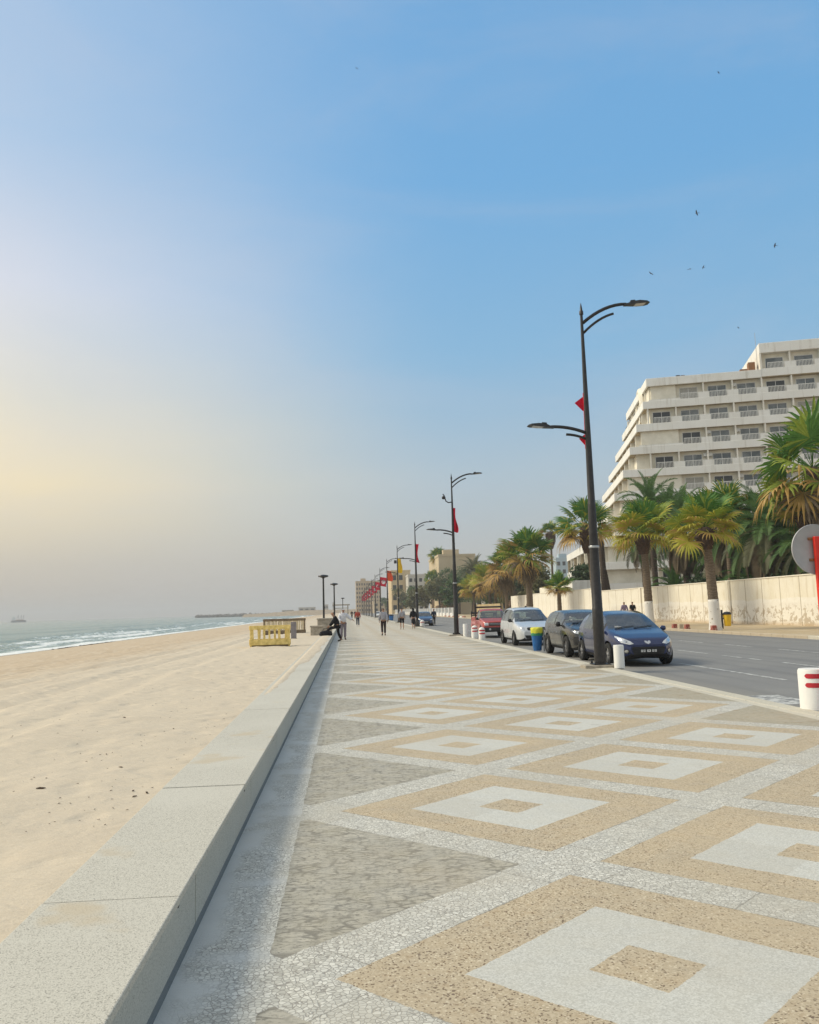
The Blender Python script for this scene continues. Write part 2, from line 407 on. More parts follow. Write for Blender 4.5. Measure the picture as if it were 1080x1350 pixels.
MRUST = simple("rusty_steel", (.30, .15, .07), .4, 30, .8, .2)
MGREYB = simple('grey_board', (.23, .21, .22), .2, 9, .8)
MDEBRIS = simple('dry_seaweed', (.055, .03, .018), .5, 30, .9)

# ------------------------------------------------------------------ ground, beach, sea
def fbm(x, y, s, o=3): return noise.fractal(Vector((x*s, y*s, 3.7)), 1.0, 2.0, o)
def geo(a, b, d0, k):
    out = [a]; d = d0
    while out[-1] < b: out.append(min(b, out[-1]+d)); d *= k
    return out
def grid(name, xs, ys, zf, mat, smooth=True):
    vs = [(x, y, zf(x, y)) for y in ys for x in xs]; n = len(xs)
    mb = MB(); mb.add(vs, [(j*n+i, j*n+i+1, (j+1)*n+i+1, (j+1)*n+i) for j in range(len(ys)-1) for i in range(n-1)])
    return mb.build(name, mat, smooth=smooth)
def sm(x, a, b):
    t = max(0, min(1, (x-a)/(b-a))); return t*t*(3-2*t)
PX = [-200, -90, -45, -32, -25, -16, -9, -4, -1.4, 0]; PZ = [-6, -5, -2.6, -1.6, -1.08, -.38, .10, .29, .30, .30]
def sandz(x, y):
    z = float(np.interp(x, PX, PZ))
    if x < -1.35:
        k = sm(-x, 1.35, 2.2)
        z += k*(.05*fbm(x, y, .35) + .018*fbm(x, y*.6, 1.7)) * (1 if x > -26 else .5)
        # vehicle ruts running along the beach
        for c, w_, dpt in ((-7.6+.012*y, .22, .08), (-5.7+.010*y, .22, .075), (-11.6, .3, .06), (-9.6+.01*y, .25, .06), (-4.1, .2, .04)):
            d = abs(x - c - .12*math.sin(y*.23)); z -= dpt*math.exp(-(d/w_)**2); z += .5*dpt*math.exp(-((d-.42)/.2)**2)
    else:
        # sand drifted over the back of the wall farther along
        e = 1.37 - (.05 + .42*sm(y, 9, 30))*sm(y, 8.5, 14) + .13*fbm(0, y, .5)*sm(y, 8, 12)
        z = .30 + sm(-x, e-.10, e+.03)*(.055*sm(y, 8, 13))
    return z
xs = sorted(set([-.80, -.9, -1.0, -1.1, -1.2, -1.3, -1.36, -1.42] + [-v for v in geo(1.5, 34, .14, 1.022)] + [-40, -50, -70, -120, -200]))
ys = geo(-14, 3, 1.2, 1.0) + geo(3.15, 60, .16, 1.018)[0:] + geo(63, 2300, 3, 1.07)
tag(grid('beach_sand', xs, sorted(set(ys)), sandz, MSAND), kind='structure')

def foamf(x, y):
    s = x + 31.6 + 1.4*fbm(0, y, .02) + .7*fbm(3, y, .09)
    f = max(.95*math.exp(-((s+1.2)/1.9)**2), .40*sm(-s, .2, 1.5)*(1-sm(-s, 6, 13)))
    for c, w_, a in ((-5.5, 1.5, .78), (-10.5, 1.5, .70), (-17, 1.7, .55), (-27, 1.9, .46), (-42, 2.4, .38)):
        cc = c + 2.0*fbm(c, y, .03); gate = sm(fbm(c*3, y, .022)+.25, -.1, .5)
        f = max(f, a*gate*math.exp(-((s-cc)/w_)**2))
        if c > -20: f = max(f, .42*gate*(1 if s > cc else 0)*math.exp(-((s-cc)/3.4)**2))
    return f
def seaz(x, y):
    if x < -160: return -1.6
    s = x + 31.6; z = -1.6 + .06*fbm(x*.5, y*.15, .5)
    for c, h in ((-7, .32), (-12, .42), (-19, .50), (-29, .45), (-45, .45), (-65, .42), (-90, .4)):
        cc = c + 2.0*fbm(c, y, .03); gate = .3+.7*sm(fbm(c*3, y, .022)+.25, -.1, .5)
        z += h*gate*math.exp(-((s-cc)/1.6)**2)
    return z
xs = sorted([-v for v in geo(27, 80, .6, 1.0) + geo(81, 3100, 1.5, 1.09)])
ys = geo(-300, 40, 30, 1.0) + geo(44, 500, 2.2, 1.006) + geo(510, 5200, 12, 1.09)
sea = grid('sea', xs, sorted(set(ys)), seaz, MSEA); tag(sea, kind='structure')
fa = sea.data.attributes.new('foam', 'FLOAT', 'POINT')
fa.data.foreach_set('value', [foamf(v.co.x, v.co.y) if v.co.x > -130 else 0 for v in sea.data.vertices])

def strip(name, x0, x1, y0, y1, z, mat, kind='structure', n=1):
    mb = MB(); mb.add([(x0, y0, z), (x1, y0, z), (x1, y1, z), (x0, y1, z)], [(0, 1, 2, 3)])
    return tag(mb.build(name, mat), kind=kind)
strip('ground', -.9, 3100, -300, 5200, -.35, MGROUND)
strip('promenade', -.80, 6.36, -14, 560, 0., MPROM)
mb = MB(); y = -14
while y < 560:
    L = 1.0 if y < 60 else 6.0
    mb.bbox(6.36, 6.66, y+.004, y+L-.004, -.3, .006+.004*random.random(), .018); y += L
tag(mb.build('kerb', MKERB), kind='structure')
strip('road', 6.5, 19.66, -14, 560, -.12, MASPH)
mb = MB(); y = -14
while y < 560:
    L = 1.0 if y < 90 else 6.0
    mb.bbox(19.60, 19.86, y+.006, y+L-.006, -.3, .02+.012*random.random(), .025, 0 if random.random() > .12 else 1); y += L
tag(mb.build('far_kerb', [MKERB2, MKERB]), kind='structure')
strip('far_pavement', 19.84, 30., -14, 560, .0, MFAR)
# road markings
mb = MB()
def mark(x0, x1, y0, y1): mb.add([(x0, y0, -.116), (x1, y0, -.116), (x1, y1, -.116), (x0, y1, -.116)], [(0, 1, 2, 3)])
mark(9.28, 9.40, 17.2, 22.9)
for k in range(-2, 12): mark(9.30, 9.41, 28+k*11.0 if k >= 0 else 28+k*11.0-1.5, 31+k*11.0 if k >= 0 else 28+k*11.0+1.0) if k != -1 else None
for k in range(-4, 40): mark(11.80, 11.92, 23.1+k*3.55 - .0, 25.5+k*3.55)
for k in range(-4, 40): mark(14.84, 14.96, 25.2+k*4.3, 27.7+k*4.3)
mark(6.95, 7.75, 13.2, 14.6)
tag(mb.build('road_marking', MROADP), kind='structure')

MJOINT = simple('dark_joint_mortar', (.07, .065, .055), .3, 8, .95)
# ------------------------------------------------------------------ low sea wall
wl = thing('sea_wall', 'long low granite sea wall with a broad pale coping between sand and promenade', 'wall', (-1.07, 0, 0))
cp = MB(); fc = MB(); pl = MB(); jt = MB()
y = 3.97 - 2.42*7
k = 0
while y < 330:
    L = 2.42 if y < 45 else 9.68
    a, b = y+.007, y+L-.007
    j = .002*random.uniform(-1, 1)
    cp.bbox(-.315, .292+j, a, b, .305, .34+j, .005)
    fc.box(-.30, .285, a+.43, b+.43, .07, .304); jt.box(-.31, .288, b-.004, b+.018, .29, .3365)
    y += L; k += 1
pl.box(-.28, .276, -13, 330, -.2, .068)
cp.build('coping', MCOP, wl); fc.build('facing', MFACE, wl); pl.build('plinth', MPLINTH, wl); jt.build('joint_mortar', MJOINT, wl)
# ------------------------------------------------------------------ street lamps
def arc(p0, p1, bow, n=9):
    p0, p1 = Vector(p0), Vector(p1); out = []
    for i in range(n):
        t = i/(n-1); p = p0.lerp(p1, t); p.z += bow*4*t*(1-t); out.append(p)
    return out
def make_lamp():
    t = thing('street_lamp', 'x', 'street lamp', (6.43, 20.8, 0))
    MB().bbox(-.46, .52, -.26, .26, -.05, .075, .02).build('footing', MCONC, t)
    b = MB().bbox(-.22, .22, -.22, .22, .075, .10, .006)
    for sx in (-1, 1):
        for sy in (-1, 1): b.lathe([(.028, 0), (.028, .05), (.012, .07)], (sx*.17, sy*.17, .10), 8)
    b.build('base_plate', MDARKMETAL, t)
    p = MB()
    p.lathe([(.142, .10), (.140, .9), (.136, 1.5), (.135, 1.502), (.130, 1.51), (.112, 3.2), (.100, 4.2), (.098, 4.21), (.094, 4.22), (.078, 6.0), (.058, 7.5), (.044, 8.6), (.036, 9.32)], n=20)
    p.build('pole', MBLACK, t, smooth=40)
    MB().lathe([(.036, 9.32), (.055, 9.33), (.055, 9.42), (.035, 9.45), (.030, 9.52), (.004, 9.66)], n=14).build('finial', MBLACK, t, smooth=40)
    MB().lathe([(.13, 3.05), (.134, 3.06), (.134, 3.10), (.128, 3.11)], n=18).build('collar', MSTEEL, t, smooth=40)
    MB().tube(arc((.03, 0, 9.10), (1.25, 0, 9.63), .13), [.045]*8+[.04], 10).build('arm', MBLACK, t, smooth=True)
    MB().tube(arc((.03, 0, 8.82), (.88, 0, 9.36), .08), .034, 10).build('brace', MBLACK, t, smooth=True)
    MB().tube(arc((-.05, 0, 6.10), (-.98, 0, 6.27), .05), .043, 10).build('arm', MBLACK, t, smooth=True)
    MB().tube(arc((-.05, 0, 5.93), (-.58, 0, 6.06), .03), .034, 10).build('brace', MBLACK, t, smooth=True)
    for sx, x0, z0, tilt in ((1, 1.18, 9.61, .10), (-1, -.90, 6.26, .10)):
        h = MB(); h.M = Matrix.Translation((x0, 0, z0)) @ Matrix.Rotation(-sx*tilt, 4, 'Y') @ Matrix.Diagonal((sx, 1, 1, 1))
        prof = [(0, .05, .045), (.12, .07, .06), (.20, .10, .085), (.42, .15, .085), (.62, .15, .05), (.70, .10, .018)]
        vs = []
        for x, hw, th in prof: vs += [(x, -hw, -.035), (x, hw, -.035), (x, hw*.85, -.035+th), (x, -hw*.85, -.035+th)]
        fs = [(i*4+k, i*4+(k+1) % 4, i*4+4+(k+1) % 4, i*4+4+k) for i in range(5) for k in range(4)] + [(3, 2, 1, 0), (20, 21, 22, 23)]
        if sx < 0: fs = [f[::-1] for f in fs]
        h.add(vs, fs)
        h.bbox(.20, .33, -.045, .045, .04, .10, .01)
        hd = h.build('lamp_head', MDARKMETAL, t)
        l = MB(); l.M = h.M; l.box(.30, .58, -.11, .11, -.041, -.0365); l.build('lens', MLENS, hd)
    return t
MLENS = simple('lamp_lens', (.5, .5, .48), .05, 5, .2)
lamp = make_lamp()
LY = [20.8, 48.4, 75.2, 102, 129, 156, 183, 210, 237, 264, 291, 318, 345]
LLAB = ['black twin-armed street lamp nearest the camera, standing before the navy hatchback',
 'black twin-armed street lamp with a bent floodlight bracket, left of the red pickup', 'black twin-armed street lamp beside the small blue car, third along the kerb',
 'black twin-armed street lamp that carries the yellow flag', 'black twin-armed street lamp that carries the orange red flag, just beyond the yellow flag',
 'sixth street lamp from the camera, just beyond the orange red flag', 'seventh street lamp from the camera along the kerb', 'eighth street lamp from the camera along the kerb',
 'ninth street lamp from the camera, small in the distance', 'tenth street lamp from the camera, small in the distance', 'eleventh street lamp from the camera, faint in the haze',
 'twelfth street lamp from the camera, faint in the haze', 'farthest street lamp of the row, fading into the haze']
for i, y in enumerate(LY):
    o = lamp if i == 0 else copy_tree(lamp)
    o.location = (6.43, y, 0); tag(o, LLAB[i], 'street lamp', 'black street lamps along the kerb')
    if i == 1:
        k = MB(); k.tube([(-.04, 0, 7.93), (-.22, 0, 7.90), (-.36, 0, 7.98), (-.42, 0, 8.15), (-.47, 0, 8.33), (-.55, 0, 8.42)], .035, 8)
        k.lathe([(.03, 0), (.10, .02), (.12, .12), (.07, .2)], (-.50, 0, 8.10), 12); k.build('bent_floodlight', MDARKMETAL, o, smooth=40)
    if i == 3:
        k = MB(); k.bbox(-.42, -.1, -.1, .1, 7.35, 7.75, .03); k.build('control_box', MDARKMETAL, o)

# ------------------------------------------------------------------ flags on the lamps
def clothmat(n, c): return simple(n, c, .12, 5, .8, spec=.2)
MRED = clothmat('red_flag_cloth', (.60, .015, .045)); MYF = clothmat('yellow_flag_cloth', (.80, .52, .03)); MORF = clothmat('orange_red_flag_cloth', (.72, .10, .03)); MWF = clothmat('white_flag_emblem', (.82, .80, .80))
def flag(wd, ht, fold, seed, mat, emblem, z1):
    """a hanging banner fastened along the pole, waving in +x"""
    rnd = random.Random(seed); ph = rnd.uniform(0, 6)
    nx, nz = 14, 16
    def P(i, j, off=0):
        u, v = i/nx, j/nz
        return Vector((.05 + wd*u*(1-.25*fold*math.sin(v*5+ph)) - fold*.12*u*u, off + .22*fold*u*math.sin(u*7+v*3.5+ph), z1 - ht*v - .16*u*wd - fold*.18*u*math.sin(v*3)))
    mb = MB(); vs = [P(i, j) for j in range(nz+1) for i in range(nx+1)]
    mb.add(vs, [(j*(nx+1)+i, j*(nx+1)+i+1, (j+1)*(nx+1)+i+1, (j+1)*(nx+1)+i) for j in range(nz) for i in range(nx)])
    o = mb.build('flag', mat, smooth=True)
    md = o.modifiers.new('thick', 'SOLIDIFY'); md.thickness = .006
    if emblem:
        e = MB(); c = []
        ny = 20
        for s in (-1, 1):
            ring = []
            for k in range(ny):
                a = 2*math.pi*k/ny; ring.append(P(nx*(.5+.30*math.cos(a)*min(1, ht/wd)), nz*(.5+.30*math.sin(a)*min(1, wd/ht)), s*.009))
            e.add(ring, [list(range(ny))])
        em = e.build('white_disc', MWF, o)
        # red crescent and star inside the disc
        r = MB()
        for s in (-1, 1):
            def Q(px, pz): return P(nx*(.5+px*min(1, ht/wd)), nz*(.5-pz*min(1, wd/ht)), s*.014)
            out_ = [Q(.20*math.cos(a), .20*math.sin(a)) for a in [R(50+k*13) for k in range(21)]]
            inn = [Q(.055+.155*math.cos(a), .155*math.sin(a)) for a in [R(42+k*13.8) for k in range(21)]]
            n = len(out_); r.add(out_+inn, [(k, k+1, n+k+1, n+k) for k in range(n-1)])
            st = [Q(.07+(.09 if k % 2 == 0 else .036)*math.cos(R(36*k+180)), (.09 if k % 2 == 0 else .036)*math.sin(R(36*k+180))) for k in range(10)]
            r.add(st, [list(range(10))])
        r.build('crescent_and_star', MRED, em)
    return o
FL = [(1, .30, 1.45, .9, MRED, False, 7.58, 'folded red flag hanging on the second street lamp'), (2, .34, 1.7, .9, MRED, False, 7.6, 'red flag hanging limp on the lamp beside the small blue car'),
 (3, .55, 1.8, .6, MYF, False, 8.0, 'yellow flag spread from a street lamp'), (4, .85, 1.6, .6, MORF, False, 7.8, 'orange red flag on the lamp behind the yellow flag'),
 (5, 1.25, 1.7, .4, MRED, True, 7.9, 'red flag with a white disc, nearest of the flags beyond the orange red one'), (6, 1.25, 1.7, .5, MRED, True, 7.9, 'red flag with a white disc on the seventh street lamp'),
 (7, 1.3, 1.7, .6, MRED, True, 7.9, 'red flag with a white disc on the eighth street lamp'), (8, 1.3, 1.7, .4, MRED, True, 7.9, 'red flag with a white disc on the ninth street lamp'),
 (9, 1.5, 1.9, .5, MRED, True, 7.9, 'hazy red flag on the tenth street lamp'), (10, 1.5, 1.9, .5, MRED, True, 7.9, 'hazy red flag on the eleventh street lamp'),
 (11, 1.6, 2.0, .4, MRED, True, 7.9, 'hazy pink looking flag on the twelfth street lamp'), (12, 1.7, 2.1, .4, MRED, True, 7.9, 'farthest hazy red flag, on the last street lamp of the row')]
for li, wd, ht, fold, m_, em, z1, lab in FL:
    o = flag(wd, ht, fold, li, m_, em, z1); o.location = (6.43, LY[li], 0); tag(o, lab, 'flag', 'flags on the street lamps')
# wrapped flag on the nearest lamp: mostly behind the pole
mb = MB()
for z0, z1, xl in ((6.72, 7.10, -.26), (5.80, 6.08, -.19)):
    a = [(-.055, .13, z1), (xl, .16, (z0+z1)/2+.04), (-.055, .13, z0), (.05, .17, z1-.05), (.05, .17, z0+.05)]
    a2 = [(x, y+.02, z) for x, y, z in a]
    mb.add(a+a2, [(0, 1, 2), (0, 2, 4, 3), (5, 7, 6), (5, 8, 9, 7), (0, 5, 6, 1), (1, 6, 7, 2), (2, 7, 9, 4), (4, 9, 8, 3), (3, 8, 5, 0)])
mb.tube([(.0, .115, 5.7), (.0, .11, 6.5), (.0, .10, 7.2)], [.06, .05, .05], 8)
o = mb.build('flag', MRED); o.location = (6.43, 20.8, 0); tag(o, 'small red flag wrapped round the nearest street lamp, only its corners showing', 'flag', 'flags on the street lamps')

# ------------------------------------------------------------------ T-shaped lamps along the sand
def make_tlamp():
    t = thing('promenade_lamp', 'x', 'lamp post')
    MB().lathe([(.09, 0), (.09, .5), (.068, .52), (.06, 2.2), (.052, 3.9)], n=14).build('pole', MBLACK, t, smooth=40)
    MB().lathe([(.06, 3.88), (.10, 3.93), (.31, 3.99), (.33, 4.03), (.30, 4.09), (.05, 4.14)], n=24).build('lamp_head', MDARKMETAL, t, smooth=40)
    MB().bbox(-.16, .16, -.16, .16, -.02, .03, .006).build('base_plate', MDARKMETAL, t)
    return t
tl = make_tlamp(); tl.scale = (1, 1, .95)
for i, (x, y, z, lab) in enumerate([(-1.42, 51.9, .0, 'flat topped black lamp post left of the pair at the sea wall, nearest one'), (-.98, 67.5, .0, 'flat topped black lamp post, second of its row by the sea wall'),
     (-.62, 141, .0, 'flat topped lamp post far along the sea wall, third of its row')]):
    o = tl if i == 0 else copy_tree(tl); o.location = (x, y, z); tag(o, lab, 'lamp post', 'flat topped lamp posts by the sea wall')

# ------------------------------------------------------------------ bollards
def bollard(r, h, stripes, dome, label, loc, group='white bollards along the kerb'):
    t = thing('bollard', label, 'bollard', loc, 0, group)
    pr = [(r*1.02, 0), (r, .02), (r, h-.03), (r*.93, h)] if not dome else [(r*1.02, 0), (r, .02), (r, h-r), (r*.94, h-r*.66), (r*.78, h-r*.37), (r*.5, h-r*.13), (r*.15, h)]
    MB().lathe(pr, n=28).build('post', MWHITE, t, smooth=40)
    if stripes:
        for z in stripes:
            s = MB(); n = 22; hh = .034; a0, a1 = R(-90-62), R(-90+62)
            vs = []; fs = []
            for k in range(n):
                u = 2*k/(n-1)-1; q = hh*math.sqrt(max(0.02, 1-max(0, (abs(u)-.82)/.18)**2)); a = a0+(a1-a0)*k/(n-1); rr = r+.003
                vs += [(rr*math.cos(a), rr*math.sin(a), z-q), (rr*math.cos(a), rr*math.sin(a), z+q)]
            for k in range(n-1): fs.append((2*k, 2*k+2, 2*k+3, 2*k+1))
            s.add(vs, fs); s.build('red_stripe', MREDP, t)
    return t
bollard(.20, .575, (.35, .48), False, 'wide white bollard with two red stripes at the right edge of the photo', (6.80, 11.75, 0))
bollard(.13, .57, None, False, 'plain white bollard at the foot of the nearest street lamp', (6.80, 20.42, 0))
bollard(.14, .70, None, False, 'plain white bollard right of the second street lamp', (6.72, 46.7, 0))
bollard(.17, .66, (.36, .52), True, 'white bollard with two red stripes in front of the red pickup, left of its twin', (6.80, 43.9, 0))
bollard(.165, .62, (.30, .45), True, 'white bollard with two red stripes in front of the red pickup, nearer of its pair', (6.80, 41.5, 0))
bollard(.20, .62, (.40,), True, 'white bollard before the small blue car beside the third street lamp', (7.0, 76.6, 0))

# ------------------------------------------------------------------ litter bins
t = thing('litter_bin', 'blue litter bin with a yellow top on a grey post at the kerb', 'litter bin', (6.72, 29.0, 0))
MB().lathe([(.135, .03), (.145, .05), (.195, .56), (.20, .58)], n=24).build('bin_body', MBLUEPL, t, smooth=40)
MB().lathe([(.203, .56), (.207, .58), (.207, .66), (.20, .665)], n=24).build('rim_band', MGREENPL, t, smooth=40)
mb = MB(); n = 32; prof = [(.206, .64, .0), (.215, .72, .012), (.212, .80, .02), (.19, .84, .014), (.10, .855, 0)]
vs = []
for r, z, j in prof:
    for k in range(n): a = 2*math.pi*k/n; rr = r+j*math.sin(k*5.1+z*30); vs.append((rr*math.cos(a), rr*math.sin(a), z+.5*j*math.sin(k*3.3)))
mb.add(vs, [(i*n+k, i*n+(k+1) % n, (i+1)*n+(k+1) % n, (i+1)*n+k) for i in range(4) for k in range(n)] + [list(range(4*n, 5*n))])
mb.build('bag_top', MYELPL, t, smooth=True)
MB().tube([(.245, -.02, 0), (.245, -.02, .80)], .03, 10).bbox(.18, .26, -.05, .02, .5, .55, .006).build('post', MSTEEL, t, smooth=40)
def small_bin(label, loc, body, dark, s=1):
    t = thing('litter_bin', label, 'litter bin', loc)
    MB().lathe([(.17*s, .14), (.18*s, .16), (.235*s, .80), (.235*s, .82)], n=20).build('bin_body', body, t, smooth=40)
    MB().lathe([(.245*s, .80), (.245*s, .86), (.16*s, .95), (.05*s, .97)], n=20).build('lid', dark, t, smooth=40)
    MB().bbox(-.36*s, -.27*s, -.05, .05, 0, 1.08, .01).bbox(-.30*s, -.18*s, -.03, .03, .55, .62, .005).build('post', MDARKMETAL, t)
    return t
small_bin('yellow litter bin with a dark lid beside the whitewashed palm across the road', (22.0, 46.4, 0), MYEL, MDARKMETAL)
small_bin('dark blue litter bin standing far along the promenade between walkers', (6.4, 119, 0), MBLUEPL, MDARKMETAL, 1.5)

# ------------------------------------------------------------------ traffic sign seen from behind
t = thing('traffic_sign', 'round traffic sign seen from its grey back on a red post', 'traffic sign', (6.90, 11.5, 0))
MB().bbox(-.055, .055, -.03, .03, -.12, 2.50, .008).build('post', MPLRED, t)
d = MB(); n = 48; vs = []
for y, r in ((.045, .355), (.040, .368), (.060, .372), (.066, .362), (.062, .30)):
    for k in range(n): a = 2*math.pi*k/n; vs.append((r*math.cos(a), y, 2.315+r*math.sin(a)))
fs = [(i*n+k, i*n+(k+1) % n, (i+1)*n+(k+1) % n, (i+1)*n+k) for i in range(4) for k in range(n)] + [list(range(n))[::-1], list(range(4*n, 5*n))]
d.add(vs, fs); d.build('disc', MALU, t, smooth=30)
for z in (2.47, 2.16):
    b = MB().bbox(-.12, .12, .028, .046, z-.02, z+.02, .004)
    for sx in (-.09, .09): b.tube([(sx, .03, z), (sx, .016, z)], .013, 8)
    b.build('bracket', MRUST, t)
# ------------------------------------------------------------------ vehicles
def paint(name, c, rough=.3, metal=.3, dust=(.30, .27, .22), dustk=.3):
    g = G(name); x, y, z = g.sep()
    n = g.noise(2.5, 5, .65); f = g.noise(60, 2)
    cc = g.mix(g.lin(f, .3, .7), tuple(v*.92 for v in c), tuple(min(1, v*1.08) for v in c))
    cc = g.mix(g.m('MULTIPLY', g.m('ADD', g.m('MULTIPLY', g.step(z, .7, .15), .7), .3), g.m('MULTIPLY', n, dustk)), cc, dust)
    return g.fin(cc, g.lin(n, .3, .7, rough*.8, rough*1.3), metal, .5, **{'Coat Weight': .7, 'Coat Roughness': .06})
def m_glass():
    g = G('tinted_car_glass'); g.fin((.02, .03, .035), .04, spec=.9)
    tr = g.n('ShaderNodeBsdfTransparent'); tr.inputs[0].default_value = (.50, .62, .64, 1)
    gl = g.n('ShaderNodeBsdfGlossy'); gl.inputs['Roughness'].default_value = .03; gl.inputs[0].default_value = (.9, .95, 1, 1)
    fr = g.n('ShaderNodeFresnel'); fr.inputs[0].default_value = 1.55
    dn = g.noise(5, 4); df = g.n('ShaderNodeBsdfDiffuse'); df.inputs[0].default_value = (.35, .36, .35, 1)
    m1 = g.n('ShaderNodeMixShader'); g.put(m1.inputs[0], g.m('ADD', g.m('MULTIPLY', fr.outputs[0], .9), .14)); g.t.links.new(tr.outputs[0], m1.inputs[1]); g.t.links.new(gl.outputs[0], m1.inputs[2])
    m2 = g.n('ShaderNodeMixShader'); g.put(m2.inputs[0], g.m('MULTIPLY', g.step(dn, .4, .7), .10)); g.t.links.new(m1.outputs[0], m2.inputs[1]); g.t.links.new(df.outputs[0], m2.inputs[2])
    g.t.links.new(m2.outputs[0], g.t.nodes['Material Output'].inputs[0])
    return g.mat
MGLASS = m_glass(); MSEAT = simple('seat_fabric', (.05, .05, .055), .3, 20, .9); MSEATL = simple('pale_seat_cover', (.34, .33, .31), .2, 20, .9)
MTYRE = simple('tyre_rubber', (.02, .02, .02), .3, 12, .85); MRIM = simple('alloy_rim', (.42, .42, .43), .12, 6, .32, .8)
MTRIM = simple('black_plastic_trim', (.016, .016, .018), .25, 9, .5); MLIGHT = simple('headlight_glass', (.62, .64, .66), .25, 16, .10, .25, spec=.8)
MCHROME = simple('chrome', (.65, .66, .68), .08, 5, .15, 1.0); MPLATEB = simple('black_number_plate', (.012, .012, .014), .2, 9, .4); MPLATEW = simple('plate_white_paint', (.7, .7, .68), .1, 9, .5)
MSTICK = simple('white_sticker', (.7, .7, .7), .1, 9, .6)

def smooth_curve(keys, ys, sig):
    yy = np.linspace(keys[0][0]-.001, keys[-1][0]+.001, 600); v = np.interp(yy, [k[0] for k in keys], [k[1] for k in keys])
    st = yy[1]-yy[0]; n = max(1, int(3*sig/st)); k = np.exp(-.5*(np.arange(-n, n+1)*st/sig)**2); k /= k.sum()
    vp = np.concatenate([2*v[0]-v[n:0:-1] if False else np.full(n, v[0]), v, np.full(n, v[-1])])
    return np.interp(ys, yy, np.convolve(vp, k, 'valid'))

